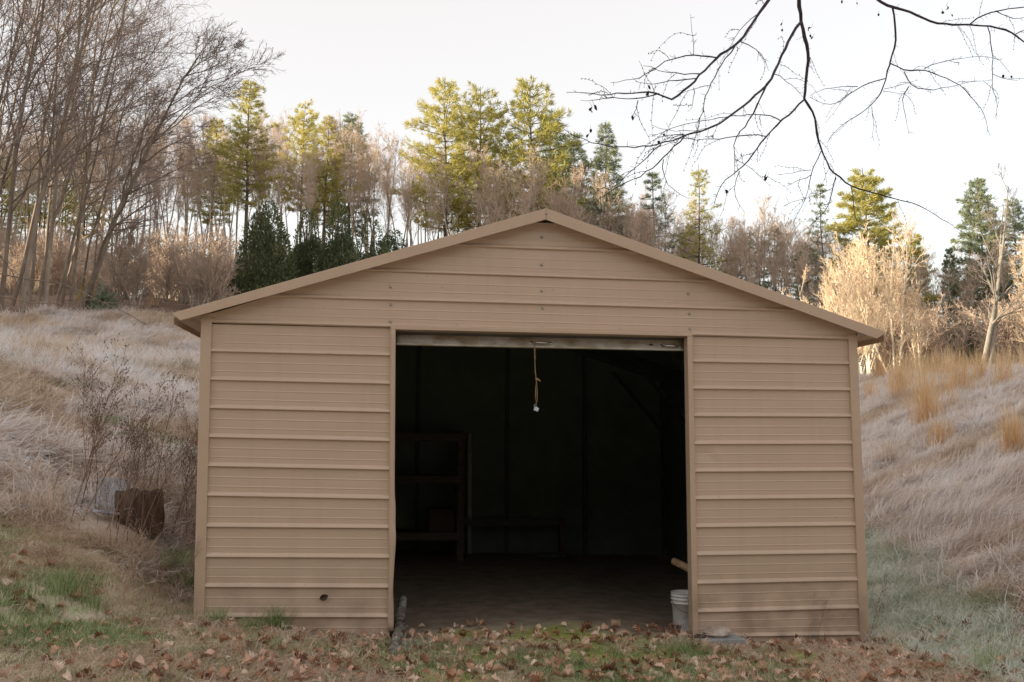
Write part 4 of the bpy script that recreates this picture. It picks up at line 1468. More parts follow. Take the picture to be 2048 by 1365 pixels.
# --- leaning grove at the upper left
grove = []
for s in range(5):
    tr, cr = bare_tree(500 + s, 17.0, 0.056, 0.16, 17, 7, 6, 3, 0.60, (0.11, -0.02, 0), 0.05, 0.30, wig=0.10, twr=0.0055, bl=0.6)
    grove.append((tr.mesh('trunk', M['bark']), cr.mesh('crown', M['twig'])))
gl = [(-150, 25.5), (-110, 27), (-60, 24.5), (-40, 29), (-12, 26), (8, 28), (30, 25.5), (46, 30), (62, 27.5), (78, 26), (96, 29), (112, 27.5), (128, 26.5), (150, 30), (172, 31), (205, 33), (-200, 26), (245, 36), (20, 32), (70, 34), (110, 33), (-80, 31), (-30, 33), (-130, 33)]
for j, (px, D) in enumerate(gl):
    f = foot(px, D)
    tr, cr = grove[j % 5]
    s = rnd.uniform(0.85, 1.1) * (0.5 if px > 160 else 0.72 if px > 105 else 0.9 if px > 60 else 1)
    tree_thing('leaning_tree', f, rnd.uniform(-0.35, 0.35), (s, s, s), tr, cr, *(('leaning bare tree at the left edge of the dense upper-left grove', 'tree', 'leaning trees at the left edge of the grove') if px < 30 else ('leaning bare tree in the thick middle of the upper-left grove', 'tree', 'leaning trees in the middle of the grove') if px < 125 else ('leaning bare tree on the right side of the upper-left grove', 'tree', 'leaning trees on the right side of the grove')))
# one with a bold limb reaching out to the right
tr, cr = bare_tree(560, 8.2, 0.10, 0.12, 16, 9, 7, 4, 0.6, (0.36, -0.03, 0), 0.06, 0.45, wig=0.09, twr=0.0065, bl=0.6)
f = foot(135, 27)
tree_thing('leaning_tree', f, 0.0, 1.0, tr.mesh('trunk', M['bark']), cr.mesh('crown', M['twig']), 'most steeply leaning bare tree, at the right edge of the left grove', 'tree', None)

# brush at the crest edge
br = []
for s in range(3):
    tr, cr = bare_tree(600 + s, 2.6, 0.025, 0.1, 8, 6, 5, 3, 0.7, (0, 0, 0), 0.06, 0.5, stems=6, wig=0.09, twr=0.005)
    br.append((tr.mesh('stems', M['farbark']), cr.mesh('twigs', M['fartwig'])))
for j in range(78):
    px = rnd.uniform(225, 470) if j < 14 else rnd.uniform(-60, 240) if j < 30 else rnd.uniform(-80, 560)
    D = rnd.uniform(28, 38) if j < 14 else rnd.uniform(36, 48) if j < 30 else rnd.uniform(55, 85)
    f = foot(px, D)
    t = empty('bare_shrub', f, *(('low tangled bare shrub at the wood edge behind the left eave', 'shrub', 'bare shrubs at the wood edge') if j < 14 else ('low tangled bare shrub behind the trunks of the leaning grove', 'shrub', 'bare shrubs behind the grove') if j < 30 else ('taller bare thicket among the trunks on the far left crest', 'shrub', 'bare thickets on the left crest')), rnd.uniform(0, 6.28))
    s = rnd.uniform(0.7, 1.25) * (2.0 if j >= 30 else 1)
    t.scale = (s, s, s)
    a = bpy.data.objects.new('stems', br[j % 3][0]); COL.objects.link(a); a.parent = t
    b = bpy.data.objects.new('twigs', br[j % 3][1]); COL.objects.link(b); b.parent = t
for j in range(34):
    px = rnd.uniform(1600, 2140)
    D = rnd.uniform(46, 58)
    f = foot(px, D)
    t = empty('bare_shrub', f, 'low tangled bare shrub in the shaded wood behind the right bank', 'shrub', 'bare shrubs behind the right bank', rnd.uniform(0, 6.28))
    s = rnd.uniform(1.3, 2.4)
    t.scale = (s, s, s)
    a = bpy.data.objects.new('stems', br[j % 3][0]); COL.objects.link(a); a.parent = t
    b = bpy.data.objects.new('twigs', br[j % 3][1]); COL.objects.link(b); b.parent = t

# --- sunlit pale bushy trees on the right
pale = []
for s, (st_, n1) in enumerate(((5, 9), (3, 10), (6, 8))):
    tr, cr = bare_tree(650 + s, 7.0, 0.055, 0.12, n1, 6, 5, 3, 0.45, (0, 0, 0), 0.14, 0.42, stems=st_, wig=0.07, twr=0.011, bl=0.6)
    pale.append((tr.mesh('trunk', M['palebark']), cr.mesh('crown', M['paletwig'])))
for (px, py, D, v, lab) in ((1690, 500, 42, 0, 'broad sunlit pale bushy tree partly hidden by the right eave'), (1790, 465, 41, 1, 'tall sunlit pale tree with white stems right of the eave'), (1840, 560, 43, 2, 'smaller sunlit bushy tree right of the white-stemmed one'), (2062, 470, 38, 2, 'sunlit pale bushy tree cut off by the right edge'), (1650, 560, 44, 1, 'sunlit bushy tree just above the right roof slope'), (1738, 476, 43, 2, 'sunlit pale tree behind the right eave, between the broad one and the white-stemmed one'), (1720, 540, 40, 0, 'lower sunlit bush beside the tip of the right eave')):
    f = foot(px, D)
    s = 1.1 * (top_z(py, D) - f[2]) / 7.0
    tree_thing('pale_tree', f, rnd.uniform(0, 6.28), s, *pale[v], lab, 'tree', 'sunlit pale trees beyond the bank')
tr, cr = bare_tree(670, 9.0, 0.12, 0.25, 9, 5, 5, 3, 0.6, (0.0, 0, 0), 0.03, 0.35, stems=2, wig=0.06, twr=0.008)
f = foot(1972, 38)
tree_thing('forked_tree', f, 0.4, 1.0, tr.mesh('trunk', M['greybark']), cr.mesh('crown', M['twig']), 'smooth grey forked tree standing behind the crest of the right bank', 'tree', None)


# --- evergreens
def pine(seed, Ht, crown0, rad, mat, dens=1.0, conical=0.7, tuft_l=0.42,  up=0.25, droop=0.0, irregular=0.3):
    r = np.random.default_rng(seed)
    tr = MB()
    n = 10
    path = np.stack([np.cumsum(r.normal(0, 0.05, n)), np.cumsum(r.normal(0, 0.05, n)), np.linspace(-0.3, Ht, n)], -1)
    tr.tubes(path[None], np.linspace(0.20, 0.02, n)[None], 7)
    zs, z = [], Ht * crown0
    while z < Ht - 0.25:
        zs.append(z)
        z += r.uniform(0.32, 0.62) / dens ** 0.5
    cr = MB()
    S, Dv, Ln = [], [], []
    for z in zs:
        u = (z - Ht * crown0) / (Ht * (1 - crown0))
        prof = (1 - u) ** conical * (0.55 + 0.45 * min(1, u / 0.18))
        nb = r.integers(4, 7)
        a0 = r.uniform(0, 6.28)
        for k in range(nb):
            a = a0 + k * 6.28 / nb + r.normal(0, 0.25)
            ln = rad * prof * max(0.25, r.normal(1, irregular)) + 0.15
            el = up * (0.3 + u) - droop * (1 - u)
            S.append((np.interp(z, path[:, 2], path[:, 0]), np.interp(z, path[:, 2], path[:, 1]), z))
            Dv.append((math.cos(a), math.sin(a), el))
            Ln.append(ln)
    S, Dv, Ln = np.array(S), unit(np.array(Dv)), np.array(Ln)
    P, R = grow(r, S, Dv, Ln, 0.012 + Ln * 0.010, 5, 0.06, (0, 0, 0.05), 0.3)
    tr.tubes(P, R, 4)
    # needle tufts along the outer part of every branch and its side shoots
    nt2 = np.maximum((Ln * 11.0 * dens).astype(int), 5)
    b = np.repeat(np.arange(len(Ln)), nt2)
    t = r.uniform(0.22, 1.05, len(b)) ** 0.8
    f = np.clip(t, 0, 0.999) * 4
    i = f.astype(int)
    fr = (f - i)[:, None]
    pos = P[b, i] * (1 - fr) + P[b, i + 1] * fr
    side = np.stack([-Dv[b, 1], Dv[b, 0], np.zeros(len(b))], -1)
    pos = pos + side * (r.normal(0, 0.22, len(b)) * Ln[b] * (1.05 - 0.6 * t))[:, None] + r.normal(0, 0.06, (len(b), 3))
    ax = unit(Dv[b] + side * r.normal(0, 0.5, len(b))[:, None] + np.array([0, 0, 0.35]) + r.normal(0, 0.25, (len(b), 3)))
    K = 13
    tuft_l = tuft_l * 0.82
    base = np.repeat(pos, K, 0)
    dirs = unit(np.repeat(ax, K, 0) + r.normal(0, 0.55, (len(b) * K, 3)))
    ll = tuft_l * r.uniform(0.6, 1.15, len(base))[:, None]
    sd = unit(np.cross(dirs, r.normal(size=dirs.shape))) * (ll * 0.048)
    v = np.stack([base - sd * 0.6, base + dirs * ll * 0.55 + sd, base + dirs * ll, base + dirs * ll * 0.5 - sd], 1).reshape(-1, 3)
    q = np.arange(len(v)).reshape(-1, 4)
    cr.add(v, q)
    return tr.mesh('trunk', M['pinebark']), cr.mesh('crown', M[mat])


PV = {
    'broad': [pine(700, 20, 0.42, 3.3, 'needle', 0.85, 0.55, 0.5), pine(701, 20, 0.48, 3.0, 'needle', 0.85, 0.6, 0.5)],
    'slim': [pine(702, 20, 0.45, 2.0, 'needle', 1.0, 0.6, 0.45), pine(703, 20, 0.4, 2.2, 'needle_dark', 1.0, 0.7, 0.45)],
    'spruce': [pine(704, 20, 0.30, 2.6, 'needle_dark', 1.3, 0.9, 0.42, 0.05, 0.25, 0.12)],
    'sparse': [pine(705, 20, 0.4, 2.3, 'needle', 0.5, 0.7, 0.45, 0.1, 0.1, 0.4), pine(706, 20, 0.35, 2.4, 'needle_dark', 0.45, 0.8, 0.45, 0.1, 0.2, 0.35)],
    'full': [pine(707, 16, 0.18, 3.6, 'needle', 1.3, 0.65, 0.5, 0.15, 0.1, 0.22), pine(708, 16, 0.2, 3.2, 'needle_dark', 1.3, 0.65, 0.5, 0.15, 0.1, 0.22)],
}
pines = [
    (480, 186, 66, 'slim', 0, 1.15, 'yellow-green pine rising out of the right edge of the leaning grove'),
    (592, 222, 76, 'broad', 1, 0.85, 'left of the two small sunlit pines above the dark cedars'),
    (642, 248, 74, 'slim', 0, 1.1, 'right of the two small sunlit pines above the dark cedars'),
    (690, 240, 84, 'slim', 1, 1.2, 'grey-green pine just right of the small sunlit pair'),
    (890, 168, 72, 'broad', 0, 1.0, 'large yellow-lit pine, leftmost of the tall trio over the roof peak'),
    (957, 178, 75, 'broad', 1, 1.0, 'large yellow-lit pine, middle of the tall trio over the roof peak'),
    (1058, 168, 73, 'broad', 0, 1.0, 'large yellow-lit pine, rightmost of the tall trio over the roof peak'),
    (1100, 222, 80, 'slim', 1, 1.3, 'dull green pine half hidden behind the rightmost tall pine'),
    (1150, 258, 82, 'slim', 1, 1.0, 'thin dull pine between the tall trio and the pointed spruce'),
    (1216, 234, 70, 'spruce', 0, 1.0, 'dark pointed spruce right of the roof peak'),
    (1308, 335, 70, 'sparse', 1, 1.2, 'grey-green thin pine right of the dark pointed spruce'),
    (1404, 314, 68, 'sparse', 0, 0.95, 'narrow sunlit pine standing alone above the right roof slope'),
    (1656, 345, 72, 'sparse', 1, 0.9, 'thin straggly pine left of the yellow broad pine at right'),
    (1752, 308, 62, 'full', 0, 1.0, 'broad yellow-lit pine above the sunlit bushy trees'),
    (1842, 438, 66, 'full', 0, 0.7, 'short pine tucked against the right flank of the broad yellow pine'),
    (1978, 320, 60, 'full', 1, 0.85, 'dull green pine with a lit tip near the right edge'),
    (2046, 360, 62, 'slim', 1, 1.2, 'dull pine cut off by the right edge above the pale tree'),
    (1500, 450, 76, 'slim', 1, 1.5, 'small dark pine left of the three low ones over the right roof slope'),
    (1556, 442, 78, 'sparse', 1, 1.5, 'small dark pine, middle of the low ones over the right roof slope'),
    (1620, 470, 74, 'slim', 1, 1.6, 'small dark pine, right of the low ones over the right roof slope'),
    (410, 262, 82, 'slim', 0, 1.2, 'yellow pine seen through the right twigs of the leaning grove'),
    (60, 310, 84, 'broad', 1, 1.1, 'yellow pine showing through the grove, left of centre'),
    (150, 330, 88, 'slim', 0, 1.3, 'yellow pine showing through the grove, right of centre'),
    (-20, 340, 80, 'broad', 0, 1.1, 'yellow pine showing through the grove at the left edge'),
    (1912, 470, 64, 'full', 1, 0.6, 'low dark pine between the broad yellow pine and the one near the edge'),
]
for px, py, D, kd, vi, wd, lab in pines:
    f = foot(px, D)
    base_h = 16.0 if kd == 'full' else 20.0
    s = (top_z(py, D) - f[2]) / base_h
    tme, cme = PV[kd][vi]
    tree_thing('spruce_tree' if kd == 'spruce' else 'pine_tree', f, rnd.uniform(0, 6.28), (s * wd, s * wd, s), tme, cme, lab, 'tree', 'pines on the hill')


def cedar(seed, Ht, rad, mat='cedar', n=20000, spray=0.18, flat=1.0):
    """Dense evergreen clothed to the ground: upright leaf sprays through an uneven egg-shaped volume."""
    r = np.random.default_rng(seed)
    nl = 7
    lob = [(0.0, 0.0, 1.0, 0.62)] + [(0.52 * math.cos(q), 0.52 * math.sin(q), r.uniform(0.5, 0.93), r.uniform(0.40, 0.62)) for q in np.arange(nl - 1) * 6.28 / (nl - 1) + r.uniform(0, 1)]
    which = r.integers(0, nl, n)
    lx, ly, lh, lw = [np.array([l[k] for l in lob])[which] for k in range(4)]
    z = r.beta(1.15, 1.25, n)
    a = r.uniform(0, 6.28, n)
    prof = np.clip(1 - np.abs((z - 0.30) / 0.73) ** 2.4, 0, 1) ** 0.7
    bump = 1 + 0.5 * fbm(a * 1.6 + 7 + which * 9, z * 8, seed, 3)
    rr = rad * lw * prof * bump * (0.55 + 0.5 * np.sqrt(r.random(n)))
    pos = np.stack([rr * np.cos(a) + lx * rad * (1 - 0.35 * z), rr * np.sin(a) + ly * rad * (1 - 0.35 * z), z * Ht * lh], -1)
    out = np.stack([np.cos(a), np.sin(a), np.full(n, 1.3)], -1)
    d = unit(out + r.normal(0, 0.45, (n, 3)))
    ll = spray * r.uniform(0.5, 1.15, n)[:, None]
    sd = unit(np.cross(d, r.normal(size=d.shape))) * ll * 0.20
    v = np.stack([pos - sd * 0.4, pos + d * ll * 0.5 + sd, pos + d * ll, pos + d * ll * 0.45 - sd], 1).reshape(-1, 3)
    cr = MB().add(v, np.arange(4 * n).reshape(-1, 4))
    tr = MB().tubes(np.array([[[0, 0, -0.3], [0, 0, Ht * 0.5], [0.05, 0, Ht * 0.9]]]), np.array([[0.14, 0.1, 0.02]]), 6)
    return tr.mesh('trunk', M['pinebark']), cr.mesh('crown', M[mat])


ced = [cedar(800, 6, 1.45), cedar(801, 6, 1.3), cedar(802, 6, 1.6)]
for px, py, D, v, w_, lab in ((525, 420, 30, 0, 0.64, 'dark rounded cedar at the left end of the row behind the roof'), (605, 432, 31, 1, 0.58, 'second dark cedar from the left in the row behind the roof'), (668, 416, 30, 1, 0.62, 'dark pointed cedar, third from the left in the row behind the roof'), (735, 450, 31, 2, 0.62, 'low dark cedar at the right end of the row behind the roof'), (782, 468, 32, 0, 0.6, 'smallest dark cedar just showing over the left roof slope'), (482, 500, 32, 2, 0.42, 'low dull cedar left of the row, near the bare shrubs')):
    f = foot(px, D)
    s = (top_z(py, D) - f[2]) / 6.0
    tree_thing('cedar_tree', f, rnd.uniform(0, 6.28), (w_ * 1.0, w_ * 1.0, s), *ced[v], lab, 'tree', 'dark cedars behind the shed')
# dark evergreens in the shaded wood at right
for px, py, D, v in ((1880, 640, 56, 0), (1915, 615, 57, 2), (1950, 630, 55, 1), (1990, 650, 56, 2), (2030, 640, 57, 0), (1845, 660, 58, 1), (2075, 650, 58, 2), (1930, 660, 53, 0)):
    f = foot(px, D)
    s = (top_z(py, D) - f[2]) / 6.0
    tree_thing('evergreen_bush', f, rnd.uniform(0, 6.28), (1.3, 1.3, s), *ced[v], 'dark evergreen bush in the deep shade behind the right bank', 'bush', 'dark evergreen bushes behind the right bank')
# sapling and yellow shrub at the foot of the grove
f = foot(198, 27)
tme, cme = cedar(810, 0.75, 0.34, 'needle_dark', 500, 0.16)
tree_thing('pine_sapling', f, 0, 1.0, tme, cme, 'small green pine sapling at the foot of the leaning grove', 'sapling', None)
f = foot(163, 27.5)
tme, cme = cedar(811, 1.0, 0.28, 'yellowleaf', 260, 0.10)
tree_thing('yellow_shrub', f, 0, 1.0, tme, cme, 'small shrub with bright yellow leaves beside the green sapling', 'shrub', None)

# fallen branches across the left crest
fb = empty('fallen_branch', (0, 0, 0), 'long pale dead branch fallen across the foot of the leaning grove', 'branch')
for nm, pl_, r_ in (('stem', [(0, 548), (60, 560), (120, 566), (165, 585), (205, 605), (250, 625), (290, 648)], 0.03), ('limb', [(205, 605), (250, 608), (300, 615), (345, 630), (368, 640)], 0.02), ('limb', [(0, 512), (25, 545), (40, 585), (58, 625)], 0.022), ('limb', [(0, 592), (60, 606), (130, 608), (195, 596)], 0.03)):
    pts = np.array([atD(x, y, 24.0 + 0.8 * math.sin(i)) for i, (x, y) in enumerate(pl_)])
    g_ = gz(pts[:, 0], pts[:, 1])
    MB().tubes(pts, np.linspace(r_ * 0.6, r_ * 0.25, len(pts)), 6, cap=True).build(nm, M['bark'], fb, True)

# ------------------------------------------------------------------ weeds, junk left of the shed
def weed_mesh(seed, h):
    r = np.random.default_rng(seed)
    b = MB()
    P, R = grow(r, np.array([[0, 0, -0.03]]), np.array([[0.16, 0, 1.0]]), np.array([h]), np.array([0.0052]), 9, 0.05, (0.015, 0, 0), 0.3)
    b.tubes(P, R, 4)
    s, d, l, rr = spawn(r, P, R, 16, 0.35, 1.0, 0.55, 0.26, np.array([h]), 0.6, 0.3)
    P1, R1 = grow(r, s, d, l, np.maximum(rr, 0.0016), 5, 0.08, (0, 0, 0.08), 0.5)
    b.tubes(P1, R1, 3)
    s, d, l, rr = spawn(r, P1, R1, 5, 0.25, 1.0, 0.6, 0.35, l, 0.7, 0.3)
    P2, R2 = grow(r, s, d, l, np.full(len(s), 0.0013), 3, 0.1, (0, 0, 0.05), 0.6)
    b.tubes(P2, R2, 3)
    # seed heads
    tips = np.concatenate([P2[:, -1], P1[:, -1]])
    sz = 0.006
    v = (tips[:, None, :] + np.array([[sz, 0, 0], [-sz, 0, 0], [0, sz, 0], [0, 0, sz * 1.6], [0, 0, -sz * 1.4]])[None]).reshape(-1, 3)
    base = (np.arange(len(tips)) * 5)[:, None]
    t = np.concatenate([base + np.array([k]) for k in ([0, 2, 3], [2, 1, 3], [0, 4, 2], [1, 2, 4], [0, 3, 4], [1, 4, 3])])
    b.add(v, None, t)
    return b.mesh('weed_stalk', M['weed'])


wm = [weed_mesh(900 + s, 1.35) for s in range(5)]
wl = [(rnd.uniform(190, 385), rnd.uniform(1045, 1110)) for _ in range(27)] + [(rnd.uniform(95, 190), rnd.uniform(1000, 1050)) for _ in range(9)]
for j, (px, py) in enumerate(wl):
    q = on_ground(px, py)
    o = put(wm[j % 5], 'weed_stalk', None, q, (rnd.gauss(0, 0.10), rnd.gauss(0.05, 0.12), rnd.uniform(-0.7, 0.7)), rnd.uniform(0.5, 1.05))
    tag(o, 'thin brown dead weed stalk with seed heads in the thicket left of the shed', 'weed', 'dead weed stalks left of the shed')
for px, py, s, lab in ((398, 1195, 0.45, 'short dark weed stalk standing against the left corner trim'), (1613, 1292, 0.30, 'short dark weed, left of two against the right siding'), (1632, 1294, 0.30, 'short dark weed, right of two against the right siding'), (1738, 1290, 0.42, 'dark weed stalk standing beside the right corner trim'), (1748, 1280, 0.36, 'dark weed stalk on the turf just right of the corner trim'), (2016, 1330, 0.36, 'single dark weed stalk at the lower right edge')):
    q = on_ground(px, py)
    q[1] = min(q[1], -0.06) if px < 1735 else q[1]
    o = put(wm[int(px) % 5], 'weed_stalk', None, (q[0], q[1], gz(q[0], q[1])), (0, 0, rnd.uniform(-0.5, 0.5)), s)
    tag(o, lab, 'weed')
q = on_ground(245, 1040)
jk = empty('tree_stump', q, 'dark weathered stump half hidden behind the weeds left of the shed', 'stump', None, 0.25)
an = np.linspace(0, 2 * math.pi, 33)
rad_ = 0.165 * (1 + 0.10 * np.sin(an * 7 + 1) + 0.06 * np.sin(an * 13) + 0.10 * np.sin(an * 2))
P = []
for h_, k_ in ((-0.15, 1.05), (0.02, 1.0), (0.14, 0.97), (0.22, 0.98), (0.26, 0.96)):
    rad2 = rad_ * (1 + 0.07 * np.sin(an * 5 + h_ * 14))
    P.append(np.stack([0.14 + rad2 * k_ * np.cos(an) * 1.15, rad_ * k_ * np.sin(an), h_ + (0.018 * np.sin(an * 3 + 2) + 0.012 * np.sin(an * 11)) * (h_ > 0.2)], -1))
MB().grid(np.array(P)).build('bark', M['stump'], jk, True)
top_ = P[-1]
MB().grid(np.array([top_, top_ * 0.5 + np.array([0.07, 0, 0.115]), np.tile(np.array([[0.14, 0, 0.22]]), (33, 1))])).build('broken_top', M['rust'], jk)
q = on_ground(212, 1030)
gs = MB().hexa([(-0.16, 0, -0.02), (0.14, 0.02, -0.02), (0.14, 0.05, -0.02), (-0.16, 0.03, -0.02), (-0.10, 0.12, 0.34), (0.16, 0.14, 0.30), (0.16, 0.17, 0.30), (-0.10, 0.15, 0.34)]).build('metal_sheet', M['greysheet'])
gs.location = q
tag(gs, 'pale grey metal sheet leaning on the dark stump behind the weeds', 'sheet')
qa, qb = on_ground(192, 1038), on_ground(305, 1056)
qa[2] += 0.07; qb[2] += 0.07
plk = MB().bar(qa, qb, 0.09, 0.022).build('plank', M['plank'])
tag(plk, 'frosted pale blue plank lying in front of the dark stump', 'plank')
qa, qb = atD(140, 962, 11.2), atD(187, 967, 10.9)
bp2 = MB().tubes(np.array([qa + (qa - qb) * 2 + np.array([0, 0, -0.05]), qa, qb]), np.array([0.03, 0.03, 0.03]), 10, cap=True).build('blue_pipe', M['bluepipe'], None, True)
tag(bp2, 'short dark blue pipe end lying in the weeds left of the dark stump', 'pipe')

# ------------------------------------------------------------------ overhanging tree at the upper right (its trunk stands outside the frame)
ot = empty('overhanging_tree', (5.2, -4.4, float(gz(5.2, -4.4))), 'dark bare branches of a near tree hanging into the upper right', 'tree')
OT0 = np.array(ot.location)


def trace(pts, D0, D1, r0, r1):
    """Branch through measured photo points, its distance running from D0 to D1."""
    p = np.array(pts, float)
    px, py = 1100 + p[:, 0] / 2.16, p[:, 1] / 2.16
    n = len(p)
    s = np.concatenate([[0], np.cumsum(np.hypot(np.diff(px), np.diff(py)))])
    m_ = max(6, int(s[-1] / 14))
    t = np.linspace(0, s[-1], m_)
    # smooth interpolation through the points
    qx, qy = np.interp(t, s, px), np.interp(t, s, py)
    for _ in range(2):
        qx[1:-1] = (qx[:-2] + 2 * qx[1:-1] + qx[2:]) / 4
        qy[1:-1] = (qy[:-2] + 2 * qy[1:-1] + qy[2:]) / 4
    D = np.linspace(D0, D1, m_)
    w3 = np.array([atD(qx[i], qy[i], D[i]) for i in range(m_)])
    return w3, np.linspace(r0, r1, m_) * 0.84


LIMBS = {
    'A': [([(1075, -40), (1075, 0), (1085, 95), (1105, 160), (1120, 260), (1105, 340), (1100, 430)], 3.9, 4.1, 0.0115, 0.0075),
          ([(1100, 430), (1145, 505), (1155, 580), (1170, 655), (1235, 765), (1300, 808), (1470, 855), (1590, 885), (1700, 950), (1800, 1015)], 4.1, 4.5, 0.0068, 0.0012),
          ([(1100, 430), (1040, 490), (1000, 525), (930, 590), (880, 665), (820, 740), (740, 780), (720, 850), (708, 890)], 4.1, 3.8, 0.0058, 0.0013),
          ([(930, 590), (890, 578), (830, 582), (760, 602), (600, 605), (500, 590)], 3.95, 3.6, 0.0032, 0.0012),
          ([(1000, 525), (970, 490), (920, 505), (870, 495), (790, 500), (640, 525), (540, 550), (440, 590)], 4.0, 3.7, 0.0030, 0.0011),
          ([(1170, 655), (1130, 730), (1110, 830), (1090, 900), (1050, 960)], 4.2, 4.1, 0.0032, 0.0011),
          ([(1130, 755), (1060, 790), (1020, 805)], 4.18, 4.05, 0.0024, 0.0010),
          ([(1128, 735), (1060, 745), (990, 755)], 4.18, 4.25, 0.0018, 0.0009),
          ([(1235, 765), (1220, 810), (1215, 870), (1180, 930), (1100, 990), (1060, 1030)], 4.25, 4.2, 0.0036, 0.0011),
          ([(1218, 815), (1150, 850), (1080, 860), (1010, 890)], 4.25, 4.0, 0.0020, 0.0009),
          ([(1300, 808), (1315, 900), (1330, 990)], 4.3, 4.35, 0.0028, 0.0010),
          ([(820, 740), (795, 800), (780, 830), (840, 920)], 3.85, 3.8, 0.0022, 0.0009),
          ([(800, 690), (840, 700), (900, 760), (950, 800)], 3.85, 3.9, 0.0016, 0.0008)],
    'B': [([(1085, 95), (1050, 130), (1005, 240), (965, 320), (935, 370)], 3.92, 3.7, 0.0078, 0.0062),
          ([(935, 370), (860, 440), (780, 505), (680, 560), (580, 590), (480, 625), (370, 640), (200, 625), (130, 600), (60, 560)], 3.7, 3.2, 0.0056, 0.0012),
          ([(935, 370), (880, 490), (850, 545), (790, 600), (795, 640), (800, 690), (800, 760)], 3.7, 3.8, 0.0048, 0.0012),
          ([(580, 590), (510, 660), (490, 690), (400, 760), (300, 805), (200, 860), (180, 900)], 3.45, 3.3, 0.0036, 0.0011),
          ([(480, 625), (370, 720), (300, 790), (250, 830)], 3.4, 3.45, 0.0030, 0.0010),
          ([(490, 690), (480, 740), (490, 780), (540, 840), (600, 860)], 3.4, 3.5, 0.0022, 0.0009),
          ([(580, 580), (530, 575), (480, 590), (420, 620)], 3.45, 3.3, 0.0022, 0.0009),
          ([(965, 320), (1020, 340), (1070, 390), (1090, 420)], 3.8, 4.0, 0.0022, 0.0009),
          ([(680, 560), (560, 570), (480, 560), (440, 545)], 3.5, 3.5, 0.0018, 0.0009)],
    'C': [([(960, -30), (945, 0), (900, 60), (820, 180), (780, 210), (720, 250), (650, 320), (600, 385), (525, 430)], 3.6, 3.3, 0.0078, 0.0044),
          ([(525, 430), (470, 405), (430, 400), (300, 405), (230, 415), (130, 400), (80, 400)], 3.3, 3.0, 0.0042, 0.0010),
          ([(720, 250), (620, 240), (560, 245), (490, 265), (450, 300), (370, 345), (260, 358)], 3.42, 3.2, 0.0034, 0.0010),
          ([(650, 320), (580, 320), (510, 315), (465, 300), (400, 285)], 3.38, 3.4, 0.0028, 0.0009),
          ([(630, 340), (540, 350), (430, 365), (370, 352)], 3.36, 3.2, 0.0028, 0.0009),
          ([(800, 200), (770, 240), (735, 285), (690, 370), (670, 420), (660, 480), (640, 560), (610, 640)], 3.45, 3.4, 0.0034, 0.0009),
          ([(470, 405), (380, 435), (320, 420), (250, 420), (180, 440), (130, 435)], 3.25, 3.1, 0.0030, 0.0009),
          ([(380, 435), (370, 480), (360, 520)], 3.2, 3.2, 0.0020, 0.0009),
          ([(620, 240), (618, 150), (605, 60)], 3.4, 3.5, 0.0016, 0.0008),
          ([(900, 60), (840, 100), (800, 160), (760, 230)], 3.55, 3.6, 0.0022, 0.0009),
          ([(820, 180), (850, 175), (880, 205), (930, 240), (945, 310)], 3.5, 3.5, 0.0026, 0.0009),
          ([(620, 380), (630, 420), (600, 485)], 3.35, 3.35, 0.0018, 0.0008),
          ([(690, 370), (640, 380), (570, 400)], 3.4, 3.35, 0.0016, 0.0008)],
    'D': [([(1380, -25), (1415, 5), (1480, 35), (1545, 45), (1650, 100), (1740, 108), (1870, 108), (1950, 125), (2010, 150), (2075, 200)], 4.3, 4.0, 0.0085, 0.0040),
          ([(1480, 35), (1500, 145), (1485, 220), (1470, 275)], 4.28, 4.4, 0.0062, 0.0048),
          ([(1470, 275), (1450, 340), (1445, 390), (1390, 460), (1350, 490), (1280, 525), (1240, 560), (1200, 610)], 4.4, 4.6, 0.0044, 0.0010),
          ([(1450, 340), (1370, 360), (1300, 400), (1250, 450), (1200, 460), (1120, 420)], 4.42, 4.3, 0.0036, 0.0010),
          ([(1330, 375), (1260, 370), (1200, 378), (1120, 415)], 4.4, 4.5, 0.0024, 0.0009),
          ([(1470, 275), (1530, 310), (1620, 300), (1700, 335), (1765, 360), (1840, 440), (1880, 500), (1900, 590)], 4.4, 4.2, 0.0044, 0.0010),
          ([(1530, 310), (1550, 375), (1640, 395), (1750, 370), (1830, 350)], 4.38, 4.3, 0.0036, 0.0010),
          ([(1615, 300), (1660, 270), (1720, 260), (1860, 240), (1950, 260)], 4.3, 4.1, 0.0024, 0.0009),
          ([(1550, 375), (1510, 415), (1535, 500), (1550, 575)], 4.38, 4.4, 0.0028, 0.0009),
          ([(1815, 105), (1850, 70), (1925, 48), (2060, 30)], 4.1, 3.9, 0.0042, 0.0026),
          ([(1925, 48), (1985, 85), (2060, 75)], 4.0, 4.0, 0.0026, 0.0014),
          ([(1890, 115), (1915, 230), (1910, 320), (1910, 400), (1940, 460), (1930, 520)], 4.05, 4.2, 0.0032, 0.0009),
          ([(1910, 320), (1960, 340), (2020, 350)], 4.12, 4.1, 0.0020, 0.0009),
          ([(2010, 150), (2048, 130), (2090, 120)], 4.0, 3.9, 0.0026, 0.0016),
          ([(1765, 355), (1840, 352), (1910, 345)], 4.25, 4.3, 0.0018, 0.0008),
          ([(1390, 460), (1398, 540), (1396, 610)], 4.5, 4.5, 0.0018, 0.0008),
          ([(1445, 385), (1510, 370), (1590, 345)], 4.42, 4.5, 0.0018, 0.0008),
          ([(1440, 395), (1500, 405), (1560, 405)], 4.42, 4.3, 0.0016, 0.0008)],
}
hub = atD(1850, -900, 4.0)                    # where the limbs meet, above the frame
r2 = np.random.default_rng(31)
TIPS = []
